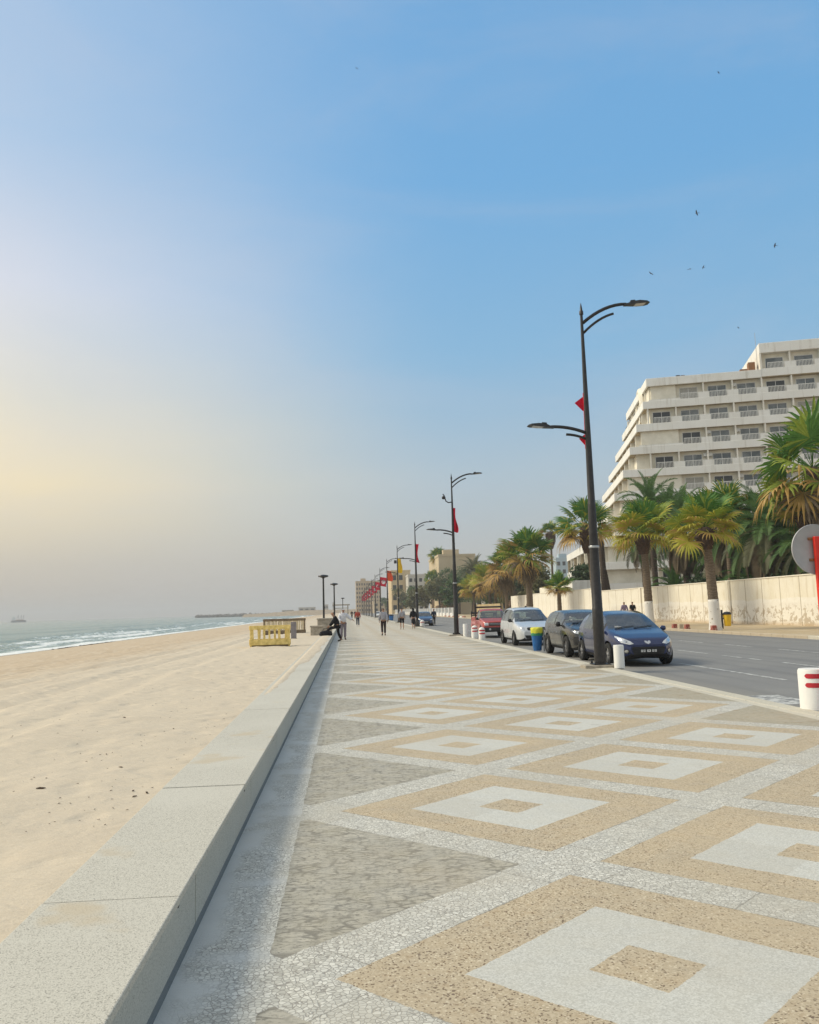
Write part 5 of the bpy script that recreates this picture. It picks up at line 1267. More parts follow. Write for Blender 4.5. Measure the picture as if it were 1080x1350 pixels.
# ------------------------------------------------------------------ boundary walls across the road
t = thing('boundary_wall', 'long cream and white boundary wall with peeling limewash across the road', 'wall', (27, 30, 0))
mb = MB(); mb.box(0, .22, -14, 57.2, -.1, 2.96); mb.box(0.02, .24, 57.2, 88, -.1, 3.30); mb.build('wall', MWALL, t).location = (0, 0, 0)
mb = MB()
for y in (8.6, 26.4, 44, 56.9): mb.bbox(-.12, .0, y-.28, y+.28, -.1, 3.0, .02)
mb.build('pier', MWALL, t)
mb = MB(); mb.bbox(-.05, .27, -14, 57.1, 2.962, 3.03, .012); mb.bbox(-.03, .29, 57.26, 88, 3.302, 3.37, .012); mb.build('cap', MHOTC, t)
# the wall material reads y in its own space: keep mesh origin at world zero offset
for c in kids(t):
    if c.type == 'MESH': 
        c.data.transform(Matrix.Translation((27, 30, 0))); c.matrix_parent_inverse = Matrix.Identity(4); c.location = (-27, -30, 0)
o = MB().box(27.0, 27.24, 118.05, 134, -.1, 3.32).build('boundary_wall', MWALL); tag(o, 'lower white wall left of the tall limewashed wall, behind the man seen over the silver car', 'wall')
t = thing('garden_block', 'pair of plain white garden blocks rising above the boundary wall below the hotel', 'building', (27.9, 100, 0))
MB().bbox(0.15, 3, 3.05, 18, -.1, 4.2, .03).build('wall', MHOTC, t); MB().bbox(0, 3.2, 0, 3, -.1, 4.6, .03).build('white_block', MHBAND, t)
MOCHW = simple('ochre_wall', (.42, .33, .18), .2, .8, .9)
o = MB().box(25.4, 25.7, 134.5, 160, -.1, 2.2).build('garden_wall', MOCHW); tag(o, 'low ochre garden wall right of the red pickup rack', 'wall')
t = thing('low_white_wall', 'low white wall with stubby posts far along the road', 'wall', (20.3, 240, 0))
mb = MB(); mb.box(0, .3, -85, 130, -.1, .75); mb.build('wall', MWHITE, t)
mb = MB()
for k in range(36): mb.bbox(-.25, .5, -84+k*6, -83.2+k*6, -.1, 1.75, .05)
mb.build('pier', MWHITE, t)
# red and white kerb blocks at the foot of the palms
for k, (x, y, m_, lab) in enumerate([(20.0, 49.3, MREDP2, 'small red painted block at the far kerb, left of a pale one'), (20.1, 48.6, MKERB2, 'small pale block between two red ones at the far kerb'), (20.15, 47.8, MREDP2, 'small red painted block at the far kerb, right of a pale one'), (20.05, 44.0, MREDP2, 'small red painted block at the foot of the nearest whitewashed palm')]):
    mb = MB(); mb.bbox(-.13, .13, -.13, .13, 0, .28, .03); mb.bbox(-.15, .15, -.15, .15, -.01, .06, .01)
    o = mb.build('kerb_block', m_); o.location = (x, y, .0); tag(o, lab, 'block', 'painted blocks at the far kerb')
for k in range(9):
    mb = MB(); mb.bbox(-.15, .15, -1.2, 1.2, 0, .22, .03); o = mb.build('kerb_block', MREDP2 if k % 2 == 0 else MWHITE); o.location = (19.95, 140+k*3.2, .0)
    tag(o, ('red' if k % 2 == 0 else 'white') + ' painted kerb block in the striped far kerb behind the red pickup', 'block', 'striped kerb blocks behind the pickup')

# ------------------------------------------------------------------ far buildings
def m_facade(name, c, win, px, pz, wx=.5, wz=.5):
    return simple(name, c, .10, .25, .9)
def block(name, label, x0, x1, y0, y1, h, c, floors_, bays, roofbits=(), winc=MGLOOM, side=None):
    t = thing(name, label, 'building', ((x0+x1)/2, y0, 0)); hw = (x1-x0)/2
    m_ = simple(name+'_render', c, .10, .2, .9)
    MB().box(-hw, hw, 0, y1-y0, -.3, h).build('wall', m_, t); MB().box(-hw-.15, hw+.15, -.15, y1-y0+.15, h, h+.7).build('parapet', m_, t)
    floors_ = int(floors_); fh = (h-.8)/max(1, floors_); bw = 2*hw/bays; k = 0
    for f in range(floors_):
        for b in range(bays):
            if k >= 96: break
            k += 1; xc = -hw+bw*(b+.5); zc = fh*f+.8+fh*.42
            MB().box(xc-bw*.28, xc+bw*.28, -.06, .02, zc-fh*.25, zc+fh*.25).build('window', winc, t)
    if side:
        n = int((y1-y0)/3.5)
        for f in range(floors_):
            for b in range(n):
                if k >= 96: break
                k += 1; yc = (y1-y0)*(b+.5)/n; zc = fh*f+.8+fh*.42
                MB().box(-hw-.06, -hw+.02, yc-.9, yc+.9, zc-fh*.25, zc+fh*.25).build('window', winc, t)
    for (a, b, z) in roofbits: MB().box(a, b, 2, 5, h+.7, h+.7+z).build('roof_box', m_, t)
    return t
block('far_hotel', 'tan eight storey hotel closing the far end of the promenade', 7.5, 27, 640, 665, 24, (.50, .38, .24), 7, 10, ((-6, -2, 2), ), winc=simple('brown_window', (.06, .045, .035), .3, 1, .4))
block('tan_building', 'large plain tan building behind the trees and the second street lamp', 29, 40.5, 255, 285, 17.8, (.55, .45, .30), 0.001, 3, ((-4, 1, 1.6),))
block('cream_apartment_block', 'cream apartment building behind the yellow flag', 19, 27, 345, 372, 17.5, (.58, .45, .27), 4, 3, side=None)
block('apartment_block', 'pale apartment building with dark square openings right of the yellow flag', 25, 33, 330, 350, 15, (.55, .52, .46), 5, 4)
block('blue_white_building', 'pale blue white tower far behind the palms beside the hotel', 104, 112, 400, 420, 24.5, (.42, .52, .58), 6, 3, ((-2, 2, 2),))
block('low_shop', 'low white building behind the trees left of the red pickup', 36, 47, 205, 220, 6, (.58, .57, .54), 2, 4)
block('low_house', 'small tan house beyond the promenade end', 17, 34, 520, 540, 7, (.50, .40, .27), 2, 5)
block('yellow_house', 'yellowish low building by the trees far along the road', 23, 31, 420, 440, 9, (.56, .42, .2), 3, 3)
for i, (x0, x1, h, lab) in enumerate([(-52, -34, 6.5, 'widest pale building on the far headland behind the beach'), (-70, -58, 4.2, 'low hazy building at the seaward end of the far headland'), (-24, -20, 9, 'narrow hazy tower on the far headland left of the lamp posts'), (-15, -12.5, 11, 'thin hazy tower on the far headland nearest the lamp posts')]):
    block('headland_building', lab, x0, x1, 905, 915, h, (.46, .42, .36), 2, 3)
mb = MB(); rnd = random.Random(3); pts = []
for k in range(30): pts.append((-110+k*4.6, 1.2+2.4*sm(k/29, 0, .5)+.5*rnd.random()))
vs = [(x, 880, -1.6) for x, h in pts] + [(x, 900, h) for x, h in pts] + [(x, 1050, h*.8) for x, h in pts]
n = len(pts); mb.add(vs, [(j*n+i, j*n+i+1, (j+1)*n+i+1, (j+1)*n+i) for j in (0, 1) for i in range(n-1)])
tag(mb.build('headland', MGROUND, smooth=True), kind='structure')
t = thing('shelter', 'open flat roofed shelter far along the sea wall', 'shelter', (-1.6, 250, 0))
mb = MB()
for x in (-2, 2):
    for y in (-1.5, 1.5): mb.box(x-.15, x+.15, y-.15, y+.15, -.1, 3.4)
mb.build('post', MCONC, t); MB().bbox(-2.6, 2.6, -2, 2, 3.4, 3.75, .05).build('roof', MCONC, t); MB().bbox(-2, 2, -1.4, 1.4, 2.5, 2.7, .02).build('beam', MCONC, t)
# ------------------------------------------------------------------ palms and trees
def leafmat(name, c1, c2, rough=.55):
    g = G(name); n = g.noise(1.6, 3); f = g.noise(14, 2)
    c = g.mix(g.lin(n, .3, .7), c1, c2); c = g.mix(g.m('MULTIPLY', g.lin(f, .3, .7), .35), c, tuple(v*.55 for v in c1))
    m_ = g.fin(c, rough, spec=.3)
    tr = g.n('ShaderNodeBsdfTranslucent'); g.put(tr.inputs[0], c); mx = g.n('ShaderNodeMixShader'); mx.inputs[0].default_value = .28
    g.t.links.new(g.bsdf.outputs[0], mx.inputs[1]); g.t.links.new(tr.outputs[0], mx.inputs[2]); g.t.links.new(mx.outputs[0], g.t.nodes['Material Output'].inputs[0])
    return m_
LG = leafmat('palm_leaf_green', (.065, .17, .03), (.13, .28, .055)); LY_ = leafmat('palm_leaf_yellow', (.36, .36, .04), (.54, .47, .07)); LYG = leafmat('palm_leaf_yellow_green', (.20, .28, .035), (.34, .40, .06)); LO = leafmat('palm_leaf_ochre', (.44, .27, .07), (.62, .42, .15))
LD = leafmat('palm_leaf_dead', (.15, .11, .07), (.28, .22, .14)); LDG = leafmat('date_leaf_green', (.065, .14, .04), (.14, .24, .075)); LDB = leafmat('date_leaf_grey', (.11, .12, .065), (.19, .19, .10)); LDARK = leafmat('bush_leaf', (.022, .05, .02), (.06, .105, .035))
LT1 = leafmat('tree_leaf', (.045, .095, .03), (.10, .17, .05)); LT2 = leafmat('tree_leaf_olive', (.11, .12, .05), (.20, .19, .08)); LBR = leafmat('brown_bush_leaf', (.16, .09, .05), (.28, .17, .09))
def m_trunk(name, c1, c2, ring=7.):
    g = G(name); x, y, z = g.sep(); n = g.noise(5, 4, .7)
    n3 = g.noise(1.1, 4, .7)
    r = g.m('WRAP', g.m('ADD', g.m('MULTIPLY', z, ring), g.m('ADD', g.m('MULTIPLY', n, 1.6), g.m('MULTIPLY', n3, 5.))), 1., 0.)
    c = g.mix(g.m('MULTIPLY', g.step(r, .1, .9), g.lin(n3, .3, .7, .4, 1.)), c1, c2); c = g.mix(g.m('MULTIPLY', n, .4), c, tuple(v*.6 for v in c1)); g.bump(g.m('ADD', r, n), .5, .03)
    return g.fin(c, .9)
TRK = m_trunk('palm_trunk_bark', (.13, .095, .065), (.25, .19, .13)); TRKD = m_trunk('dark_trunk_bark', (.05, .035, .025), (.12, .085, .06), 5.); TBARK = m_trunk('tree_bark', (.09, .07, .05), (.17, .135, .10), 2.)
BOOT = simple('leaf_base_fibre', (.085, .055, .040), .45, 9, .95, bump=.6)

def fan_leaf(mb, o, d, R_, mi, rnd, droop, n=21):
    """palmate leaf: petiole from o along d, then a pleated fan of narrow blades with loose tips"""
    d = d.normalized(); up = Vector((0, 0, 1)); sd_ = d.cross(up)
    if sd_.length < .05: sd_ = Vector((1, 0, 0))
    sd_.normalize(); nn = sd_.cross(d).normalized()
    ro = rnd.uniform(-.7, .7); sd_, nn = sd_*math.cos(ro)+nn*math.sin(ro), nn*math.cos(ro)-sd_*math.sin(ro)
    Lp = R_*rnd.uniform(.46, .62); hub = o + d*Lp; hub.z -= droop*Lp*.10
    for q in (sd_, nn): mb.add([o+q*.035, o-q*.035, hub-q*.018, hub+q*.018], [(0, 1, 2, 3)], mi)
    tilt = droop*.42+rnd.uniform(-.15, .15)
    dd = (d*math.cos(tilt) - nn*math.sin(tilt)).normalized()
    B = R_*.52
    for k in range(n):
        a = R(-125 + 250*k/(n-1)) + rnd.uniform(-.04, .04)
        l = B*(.66+.34*math.cos(a*.6))*rnd.uniform(.85, 1.12)
        v = (dd*math.cos(a) + sd_*math.sin(a)); w_ = v.cross(nn).normalized()*(B*.058)
        lift = nn*(B*.10*math.cos(a))
        m_ = hub + v*l*.52 + lift; e1 = hub + v*l*.80 + lift*.6; e1.z -= l*.05*droop; tip = hub + v*l*.98; tip.z -= l*(.04+.30*droop*rnd.uniform(.3, 1.5))
        c_ = mi if rnd.random() > .26 else min(mi+1, 3)
        mb.add([hub, m_+w_, e1+w_*.55, tip, e1-w_*.55, m_-w_, m_+nn*B*.02, e1+nn*B*.012], [(0, 1, 6), (0, 6, 5), (1, 2, 7, 6), (6, 7, 4, 5), (2, 3, 7), (7, 3, 4)], c_)
def feather_leaf(mb, o, d, L, mi, rnd, curve, np_=32):
    d = d.normalized(); up = Vector((0, 0, 1)); sd_ = d.cross(up)
    if sd_.length < .05: sd_ = Vector((1, 0, 0))
    sd_.normalize(); p = o.copy(); dirv = d.copy(); pts = [p.copy()]; dirs = [dirv.copy()]
    for k in range(10):
        p += dirv*(L/10); dirv = (dirv + Vector((0, 0, -curve*.13*(1+k*.12)))).normalized(); pts.append(p.copy()); dirs.append(dirv.copy())
    for k in range(10):
        w_ = .022*(1-k/11); a, b = pts[k], pts[k+1]; mb.add([a+sd_*w_, a-sd_*w_, b-sd_*w_*.9, b+sd_*w_*.9], [(0, 1, 2, 3)], mi)
    for k in range(np_):
        t = .12 + .88*k/np_; f = t*10; i = min(9, int(f)); q = pts[i].lerp(pts[i+1], f-i); dv = dirs[i]; nn = sd_.cross(dv).normalized()
        l = L*.20*(math.sin(math.pi*min(1, t*.9+.12))**.6)*rnd.uniform(.85, 1.1)
        for s in (-1, 1):
            v = (dv*.75 + sd_*s*.75 + nn*.35).normalized(); e = q + v*l; e.z -= l*.10
            w_ = dv*(L*.013); m2 = q.lerp(e, .55)+nn*(L*.006); mb.add([q-w_*.6, m2-w_, e, m2+w_, q+w_*.6], [(0, 1, 3, 4), (1, 2, 3)], mi)
def palm_trunk(t, h, r0, r1, lean=(0, 0), mat=None, white=0., n=14, jitter=.012, seed=0):
    rnd = random.Random(seed); k = max(8, int(h/.16)); mb = MB(); pts = []; rr = []
    for i in range(k+1):
        u = i/k; pts.append((lean[0]*u*u, lean[1]*u*u, -.1+u*(h+.1))); r = r0+(r1-r0)*min(1, u*1.15); r *= 1 + (.18*(1-u*8) if u < .125 else 0); rr.append(r + jitter*(1 if i % 2 else -1)*rnd.uniform(.3, 1))
    if white:
        j = next(i for i in range(k+1) if pts[i][2] > white)
        MB().tube(pts[:j+1], [v+.008 for v in rr[:j+1]], 20).build('whitewash', MWTRUNK, t, smooth=True)
        mb.tube(pts[j-1:], rr[j-1:], 20)
    else: mb.tube(pts, rr, n)
    mb.build('trunk', mat or TRK, t, smooth=True)
    return Vector(pts[-1])
g = G('whitewashed_bark'); n_ = g.noise(3, 5, .7); MWTRUNK = g.fin(g.mix(g.step(n_, .60, .64), (.70, .67, .62), (.30, .24, .17)), .9)
def boots(t, c, r0, r1, h, seed, mat=None):
    """rough leaf bases below the crown"""
    rnd = random.Random(seed); mb = MB()
    mb.tube([c+Vector((0, 0, -h)), c+Vector((0, 0, -h*.55)), c+Vector((0, 0, -h*.1)), c+Vector((0, 0, .12))], [r1, r0*.92, r0, r0*.5], 12)
    for k in range(90):
        u = rnd.random(); a = k*2.39996; rr = (r1+(r0-r1)*min(1, u*1.7)); p = c + Vector((math.cos(a)*rr*.9, math.sin(a)*rr*.9, -h+u*h)); o_ = Vector((math.cos(a), math.sin(a), .9)).normalized(); s = Vector((-math.sin(a), math.cos(a), 0))*.07; l = rnd.uniform(.12, .24)
        mb.add([p+s, p-s, p+o_*l-s*.6, p+o_*l+s*.6, p+o_*l*.5+Vector((math.cos(a), math.sin(a), 0))*.05], [(0, 1, 4), (1, 2, 4), (2, 3, 4), (3, 0, 4)])
    mb.build('leaf_bases', mat or BOOT, t)
def fan_palm(label, loc, h, cr, seed, mats, nleaf=38, white=0., r0=.26, r1=.22, lean=(0, 0), boot=(.42, .26, 1.0), skirt=0, tr=TRK, low=-26, group='fan palms'):
    rnd = random.Random(seed); t = thing('fan_palm', label, 'palm tree', loc, 0, group)
    c = palm_trunk(t, h, r0, r1, lean, tr, white, seed=seed)
    if boot: boots(t, c, *boot, seed)
    mb = MB()
    for k in range(nleaf):
        u = (k+.5)/nleaf; el = R(84 - (84-low)*u**.8 + rnd.uniform(-12, 12)); a = k*2.39996+rnd.uniform(-.3, .3)
        d = Vector((math.cos(a)*math.cos(el), math.sin(a)*math.cos(el), math.sin(el)))
        z = u + rnd.uniform(-.14, .14); mi = 0 if z < mats[1][0] else (1 if z < mats[1][1] else 2)
        fan_leaf(mb, c + Vector((d.x*.12, d.y*.12, .05+.1*(1-u))), d, cr*rnd.uniform(.82, 1.14), mi, rnd, .08+.75*u*u)
    mb.build('crown', mats[0], t)
    if skirt:
        sk = MB()
        for k in range(skirt):
            a = k*2.39996; el = R(rnd.uniform(-78, -48)); d = Vector((math.cos(a)*math.cos(el), math.sin(a)*math.cos(el), math.sin(el)))
            fan_leaf(sk, c + Vector((d.x*.2, d.y*.2, -.15-rnd.random()*.7)), d, cr*rnd.uniform(.6, .85), 0, rnd, 1.0, 13)
        sk.build('dead_skirt', [LD, LD, LO, LD], t)
    return t
def date_palm(label, loc, h, L, seed, mats, nleaf=56, r0=.34, r1=.30, skirt=0, group='date palms', low=-30, np_=32):
    rnd = random.Random(seed); t = thing('date_palm', label, 'palm tree', loc, 0, group)
    c = palm_trunk(t, h, r0, r1, (rnd.uniform(-.2, .2), 0), TRKD, seed=seed); boots(t, c, .5, .32, .8, seed)
    mb = MB()
    for k in range(nleaf):
        u = (k+.5)/nleaf; el = R(84-(84-low)*u**.9 + rnd.uniform(-7, 7)); a = k*2.39996+rnd.uniform(-.2, .2)
        d = Vector((math.cos(a)*math.cos(el), math.sin(a)*math.cos(el), math.sin(el)))
        feather_leaf(mb, c+Vector((d.x*.15, d.y*.15, .1)), d, L*rnd.uniform(.85, 1.1), 0 if u < .7 or rnd.random() < .5 else 1, rnd, .75+.5*u, np_)
    mb.build('crown', mats, t)
    if skirt:
        sk = MB()
        for k in range(skirt):
            a = k*2.39996; el = R(rnd.uniform(-70, -30)); d = Vector((math.cos(a)*math.cos(el), math.sin(a)*math.cos(el), math.sin(el)))
            feather_leaf(sk, c+Vector((d.x*.3, d.y*.3, -.2)), d, L*rnd.uniform(.75, 1.0), 0, rnd, 1.9, np_)
        sk.build('dead_skirt', [LD], t)
    return t
YEL = ([LG, LYG, LY_, LO], (.30, .55)); GRN = ([LG, LY_, LO, LD], (.74, .92)); MIX = ([LG, LYG, LO, LD], (.50, .82)); BRN = ([LG, LYG, LO, LD], (.42, .62)); OCH = ([LYG, LY_, LO, LD], (.42, .78))
fan_palm('yellowing fan palm with a whitewashed foot beside the yellow litter bin, nearest street palm', (20.3, 44.3, 0), 5.6, 2.05, 21, YEL, 36, white=1.55, r0=.31, r1=.23, lean=(-.25, 0), boot=(.52, .30, 1.15))
fan_palm('yellowing fan palm with a whitewashed foot behind the navy hatchback', (20.8, 55.5, 0), 6.3, 2.5, 22, YEL, 36, white=1.6, r0=.30, r1=.23, lean=(-.15, 0), boot=(.50, .30, 1.35))
fan_palm('fan palm with a dark pineapple shaped bole just left of the nearest street lamp', (21.6, 70.4, 0), 8.35, 2.6, 23, GRN, 34, white=1.2, r0=.26, r1=.21, lean=(-.5, 0), boot=(.56, .26, 2.3), low=-30)
fan_palm('short young fan palm in front of the white wall, smallest of the street palms', (21.6, 82.5, 0), 3.35, 1.55, 24, MIX, 30, white=0, r0=.26, r1=.20, boot=(.30, .22, .6))
fan_palm('tall fan palm with ragged brown lower leaves beside the white wall', (21.85, 97.2, 0), 7.4, 3.6, 25, MIX, 42, white=1.4, r0=.42, r1=.34, boot=(.62, .4, 2.2), skirt=10)
fan_palm('slim far fan palm with a brown bulb of dead leaves against the sky', (39.5, 155, 0), 15.6, 2.3, 26, GRN, 20, r0=.25, r1=.2, boot=(1.0, .35, 3.2), skirt=16, low=-10)
fan_palm('large fan palm at the right edge with orange dead leaves below its crown', (30.6, 50.8, 0), 10.0, 4.1, 27, MIX, 34, r0=.36, r1=.30, boot=(.55, .32, 1.4), skirt=12, low=-50)
fan_palm('bright green fan palm rising over the sign at the right, below the large one', (30.2, 51.6, 0), 7.0, 2.3, 28, GRN, 30, r0=.28, r1=.24, boot=(.50, .3, .9), low=10)
fan_palm('green fan palm standing behind the nearest yellowing street palm', (30.8, 63.8, 0), 8.4, 2.7, 29, GRN, 36, r0=.24, r1=.22, boot=(.42, .28, .8))
date_palm('full date palm with a long skirt of dead fronds right of the yellow bin', (31.3, 57.9, 0), 6.6, 4.2, 31, [LDG, LDB], 58, skirt=46)
date_palm('tall date palm crown in front of the hotel above the second yellowing palm', (32.1, 83.3, 0), 11.8, 4.0, 32, [LDG, LDB], 50, r0=.3)
date_palm('date palm with upright leaves between the two yellowing palms, left one', (32.4, 79.4, 0), 10.6, 3.0, 33, [LDG, LDB], 40, low=0)
date_palm('date palm with upright leaves between the two yellowing palms, right one', (32.3, 75.9, 0), 9.9, 3.0, 34, [LDG, LDB], 40, low=0)
date_palm('date palm whose dead grey fronds hang to the wall between the two yellowing palms', (30.9, 72.5, 0), 7.6, 3.6, 35, [LDG, LDB], 40, skirt=60)
date_palm('low date palm with fronds spreading over the wall left of the dead fronds', (31.4, 76.5, 0), 2.8, 3.4, 36, [LDG, LDB], 40)
date_palm('low dark date palm over the wall behind the nearest street palm', (31.3, 61.8, 0), 2.9, 3.0, 37, [LDG, LDB], 36)
date_palm('dark date palm partly hidden by the round sign at the right edge', (31.5, 53.0, 0), 5.2, 3.6, 38, [LDG, LDB], 46, skirt=26)
date_palm('date palm behind the bright green fan palm near the hotel corner', (33, 69, 0), 5.5, 3.6, 39, [LDG, LDB], 44, skirt=20)
fan_palm('brown ragged fan palm left of the tall street palm by the white wall', (24.9, 127, 0), 7.4, 3.7, 41, BRN, 40, r0=.3, boot=(.5, .34, 1.6), skirt=18)
fan_palm('yellow fan palm behind the silver people carrier', (27, 154, 0), 6.2, 3.9, 42, OCH, 40, r0=.34, boot=(.5, .36, 1.0))
fan_palm('green yellow fan palm right of the yellow one behind the silver car', (29.6, 162, 0), 6.6, 3.8, 43, MIX, 40, r0=.34, boot=(.5, .36, 1.0))
fan_palm('ochre fan palm behind the red pickup cab', (26.8, 172, 0), 5.4, 3.6, 44, OCH, 36, r0=.34, boot=(.5, .36, 1.0))
date_palm('grey date palm right of the yellow palms behind the white wall', (31, 150, 0), 6.6, 4.0, 45, [LDB, LDB], 44, skirt=16, np_=18)
date_palm('pale grey date palm topping the trees right of the second street lamp', (33.5, 214, 0), 10.6, 5.4, 46, [LDB, LDG], 70, np_=30)
date_palm('dark date palm near the low white building behind the pickup', (31, 190, 0), 4.4, 3.2, 47, [LDG, LDG], 36, np_=16)
fan_palm('thin fan palm rising above the trees in front of the tan building', (30.3, 268, 0), 18.3, 3.4, 48, GRN, 36, r0=.28, skirt=10, boot=(.6, .35, 3))
fan_palm('fan palm among the trees left of the tan building', (27.5, 262, 0), 11.0, 3.0, 49, GRN, 30, r0=.28, boot=(.5, .3, 1.5))
for x, y, h, lab in ((30, 93.8, 9.2, 'tall bare dark trunk behind the nearest lamp pole'), (31, 95.3, 5.6, 'short leaning dead trunk right of the tall bare one')):
    t = thing('dead_trunk', lab, 'dead tree', (x, y, 0)); palm_trunk(t, h, .38, .33, (-.5, 0) if h < 6 else (-.15, 0), TRKD, seed=3)
    MB().tube([(-.5 if h < 6 else -.15, 0, h-.02), (-.5 if h < 6 else -.15, 0, h+.12)], [.36, .2], 10).build('broken_top', TRKD, t)

def leafy(label, loc, h, crown, seed, mat, n=2200, leaf=.42, trunk_r=.28, name='leafy_tree', cat='tree', group=None):
    """crown: list of (x, y, z, rx, ry, rz) clumps"""
    rnd = random.Random(seed); t = thing(name, label, cat, loc, 0, group)
    tb = MB()
    if trunk_r:
        z0 = min(c[2] for c in crown)
        tb.tube([(0, 0, -.1), (.1, 0, z0*.5), (0, .1, z0)], [trunk_r*1.25, trunk_r, trunk_r*.8], 10)
        for c in crown: tb.tube([(0, .1, z0*.9), (c[0]*.5, c[1]*.5, (z0+c[2])*.5), (c[0], c[1], c[2])], [trunk_r*.6, trunk_r*.4, trunk_r*.12], 7)
        tb.build('trunk', TBARK, t, smooth=True)
    mb = MB(); V = sum(c[3]*c[4]*c[5] for c in crown)
    for c in crown:
        m_ = int(n*c[3]*c[4]*c[5]/V); sub_ = [(Vector((rnd.gauss(0, 1), rnd.gauss(0, 1), rnd.gauss(0, 1))).normalized()*rnd.uniform(.55, 1.0)) for _ in range(22)]
        for _ in range(m_):
            q = rnd.choice(sub_)*rnd.uniform(.75, 1.05) + Vector((rnd.gauss(0, .17), rnd.gauss(0, .17), rnd.gauss(0, .14)))
            p = Vector((c[0]+q.x*c[3], c[1]+q.y*c[4], c[2]+q.z*c[5])); a = Vector((rnd.gauss(0, 1), rnd.gauss(0, 1), rnd.gauss(0, 1))).normalized(); b = a.orthogonal().normalized(); s = leaf*rnd.uniform(.5, 1.15)
            mb.add([p-a*s, p+b*s*.45, p+a*s, p-b*s*.45], [(0, 1, 2, 3)])
    mb.build('crown', mat, t)
    return t
for i, (x, y, h, r_, m_, lab) in enumerate([(27.0, 205, 9.5, 3.6, LT1, 'dark green tree just left of the second street lamp'), (30.5, 222, 12, 4.6, LT1, 'taller green tree in front of the tan building, left of the second street lamp'),
    (26.6, 236, 11, 4.0, LT2, 'olive green tree in the middle of the roadside row'), (29.0, 250, 14, 4.6, LT1, 'dark tree at the left of the tan building'), (26.2, 275, 10, 4.2, LT2, 'olive tree behind the third street lamp'),
    (26.2, 310, 10, 4.4, LT1, 'green tree left of the third street lamp'), (26.4, 350, 10, 4.6, LT2, 'hazy olive tree under the yellow flag'), (26, 395, 10, 5.0, LT1, 'hazy green tree right of the orange red flag'),
    (25, 440, 9, 5, LT2, 'pale hazy tree below the far flags, left one'), (24, 480, 9, 5, LT1, 'pale hazy tree below the far flags, leftmost'), (33.5, 196, 9.8, 4.0, LT2, 'olive brown tree right of the second street lamp'), (36.5, 176, 8.5, 4.4, LT2, 'dull olive tree behind the yellow palms'),
    (34, 138, 6.2, 4.0, LDARK, 'dark shrubby tree behind the brown ragged palm'), (33, 120, 5.6, 3.6, LDARK, 'dark shrubby tree above the low white wall end')]):
    rnd = random.Random(i+60)
    cr = [(rnd.uniform(-.5, .5)*r_, rnd.uniform(-.5, .5)*r_, h*.42+k*h*.13+rnd.uniform(-.3, .3), r_*rnd.uniform(.5, .75), r_*rnd.uniform(.5, .75), h*rnd.uniform(.15, .2)) for k in range(4)]
    leafy(lab, (x, y, 0), h, cr, i, m_, 2400, .40, .26, group='trees along the far side of the road')
for i, (x, y, h, r_, m_, lab) in enumerate([(31.0, 262, 15.5, 3.6, LT1, 'tall dark tree in front of the left side of the tan building'), (33.5, 248, 14.5, 4.0, LT1, 'tall dark tree in front of the middle of the tan building'), (36.5, 238, 12.5, 4.2, LT1, 'dark tree at the right foot of the tan building'),
    (33.0, 206, 10.8, 3.6, LT2, 'dusty olive tree right behind the second street lamp pole'), (37.5, 200, 10.5, 3.8, LDB, 'grey green tree right of the second street lamp, behind the date palm'), (38.5, 182, 9.6, 4.0, LT2, 'dusty tree filling the gap over the red pickup'),
    (33.0, 145, 9.0, 3.6, LDARK, 'dark tree mass left of the tall ragged street palm'), (30.5, 132, 8.2, 3.0, LT2, 'dull green tree behind the ragged brown palm'), (33.5, 112, 7.6, 3.0, LDARK, 'dark tree right of the tall ragged street palm'), (35.5, 160, 9.4, 3.8, LDARK, 'dark tree behind the yellow fan palms')]):
    rnd = random.Random(i+260)
    cr = [(rnd.uniform(-.5, .5)*r_, rnd.uniform(-.5, .5)*r_, h*.40+k*h*.14+rnd.uniform(-.3, .3), r_*rnd.uniform(.55, .8), r_*rnd.uniform(.55, .8), h*rnd.uniform(.15, .2)) for k in range(4)]
    leafy(lab, (x, y, 0), h, cr, i+300, m_, 2600, .36, .26, group='trees along the far side of the road')
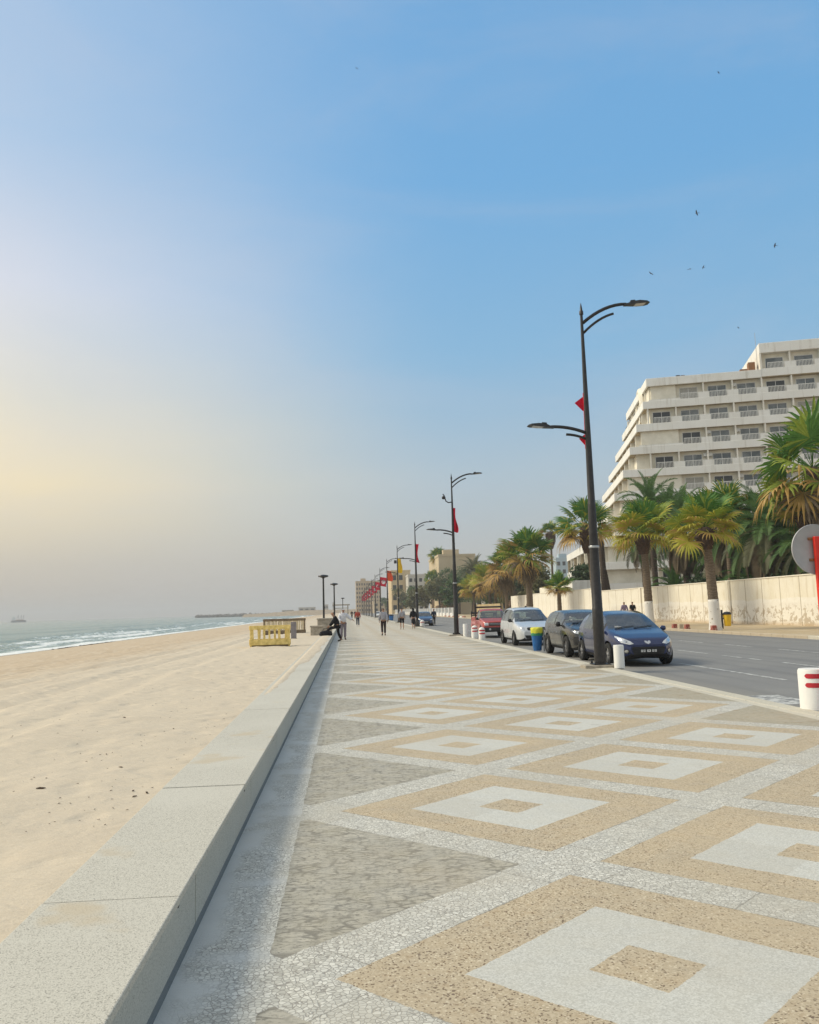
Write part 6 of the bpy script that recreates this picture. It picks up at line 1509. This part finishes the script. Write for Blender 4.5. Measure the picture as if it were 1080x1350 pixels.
for i, (x, y, h, r_, m_, lab) in enumerate([(23.5, 300, 10.5, 3.6, LT1, 'green roadside tree hiding the foot of the pale apartment building'), (22.8, 335, 10.5, 3.8, LT2, 'olive roadside tree hiding the foot of the cream apartment building'), (22.5, 375, 9.5, 4.2, LT1, 'hazy roadside tree left of the cream apartment building'),
    (23.5, 280, 8.5, 3.2, LT2, 'small olive tree just left of the third street lamp'), (30, 292, 12.5, 4.0, LT1, 'dark tree right of the third street lamp'),
    (34.5, 196, 12.6, 4.6, LT1, 'tall green tree whose top shows right of the second street lamp'), (36.0, 184, 12.2, 4.6, LT2, 'tall olive tree behind the yellow fan palms'), (38.5, 186, 11.6, 4.6, LT1, 'tall dark green tree just left of the ragged street palm'), (41, 180, 10.5, 4.6, LT1, 'dark green tree right behind the ragged street palm')]):
    rnd = random.Random(i+460)
    cr = [(rnd.uniform(-.5, .5)*r_, rnd.uniform(-.5, .5)*r_, h*.38+k*h*.14+rnd.uniform(-.3, .3), r_*rnd.uniform(.55, .8), r_*rnd.uniform(.55, .8), h*rnd.uniform(.15, .2)) for k in range(4)]
    leafy(lab, (x, y, 0), h, cr, i+500, m_, 2000, .40, .26, group='trees along the far side of the road')
date_palm('date palm filling the gap behind the nearest yellowing street palm', (33.0, 61, 0), 7.2, 3.9, 71, [LDG, LDB], 52, skirt=20)
date_palm('date palm crown showing left of the skirted date palm', (32.5, 66.5, 0), 7.0, 3.7, 72, [LDG, LDB], 50, skirt=26)
date_palm('date palm beside the hotel corner behind the second yellowing palm', (33.5, 90, 0), 8.6, 3.8, 73, [LDG, LDB], 50, skirt=12)
# shrubs behind the boundary wall
for i, (x, y, h, r_, m_, lab) in enumerate([(30.2, 80.5, 3.0, 2.4, LDARK, 'dark shrub behind the wall right of the dead trunks'), (29.8, 68.5, 3.6, 2.8, LDARK, 'dark shrub behind the wall under the hanging dead fronds'), (29.6, 64.3, 3.4, 2.6, LDARK, 'dark shrub behind the wall, left of the nearest street palm'),
    (29.7, 60, 3.3, 2.4, LDARK, 'dark shrub behind the wall, right of the nearest street palm'), (29.8, 55.2, 3.5, 2.6, LDARK, 'dark shrub behind the wall under the skirted date palm'), (29.8, 50.5, 3.4, 2.6, LDARK, 'dark shrub behind the wall below the round sign'), (33.5, 73, 5.0, 3.6, LDARK, 'deep dark shrub in the garden between the two yellowing palms'), (34.5, 64, 5.4, 4.0, LDARK, 'deep dark shrub in the garden behind the green fan palm'), (34.5, 56, 5.0, 4.0, LDARK, 'deep dark shrub in the garden behind the skirted date palm'),
    (29.5, 244, 3.2, 2.8, LBR, 'brown bush left of the second street lamp at the roadside'), (28.5, 232, 3.0, 2.4, LBR, 'smaller brown bush at the foot of the roadside trees'), (30, 140, 3.2, 2.6, LBR, 'brown dry bush above the ochre garden wall')]):
    x += .7 if x < 30.3 and y < 90 else 0; leafy(lab, (x, y, 0), h, [(0, 0, h*.55, r_*.9, r_, h*.5), (r_*.3, r_*.6, h*.6, r_*.6, r_*.7, h*.42)], i+100, m_, 1500, .30, .12, 'shrub', 'shrub', 'shrubs')
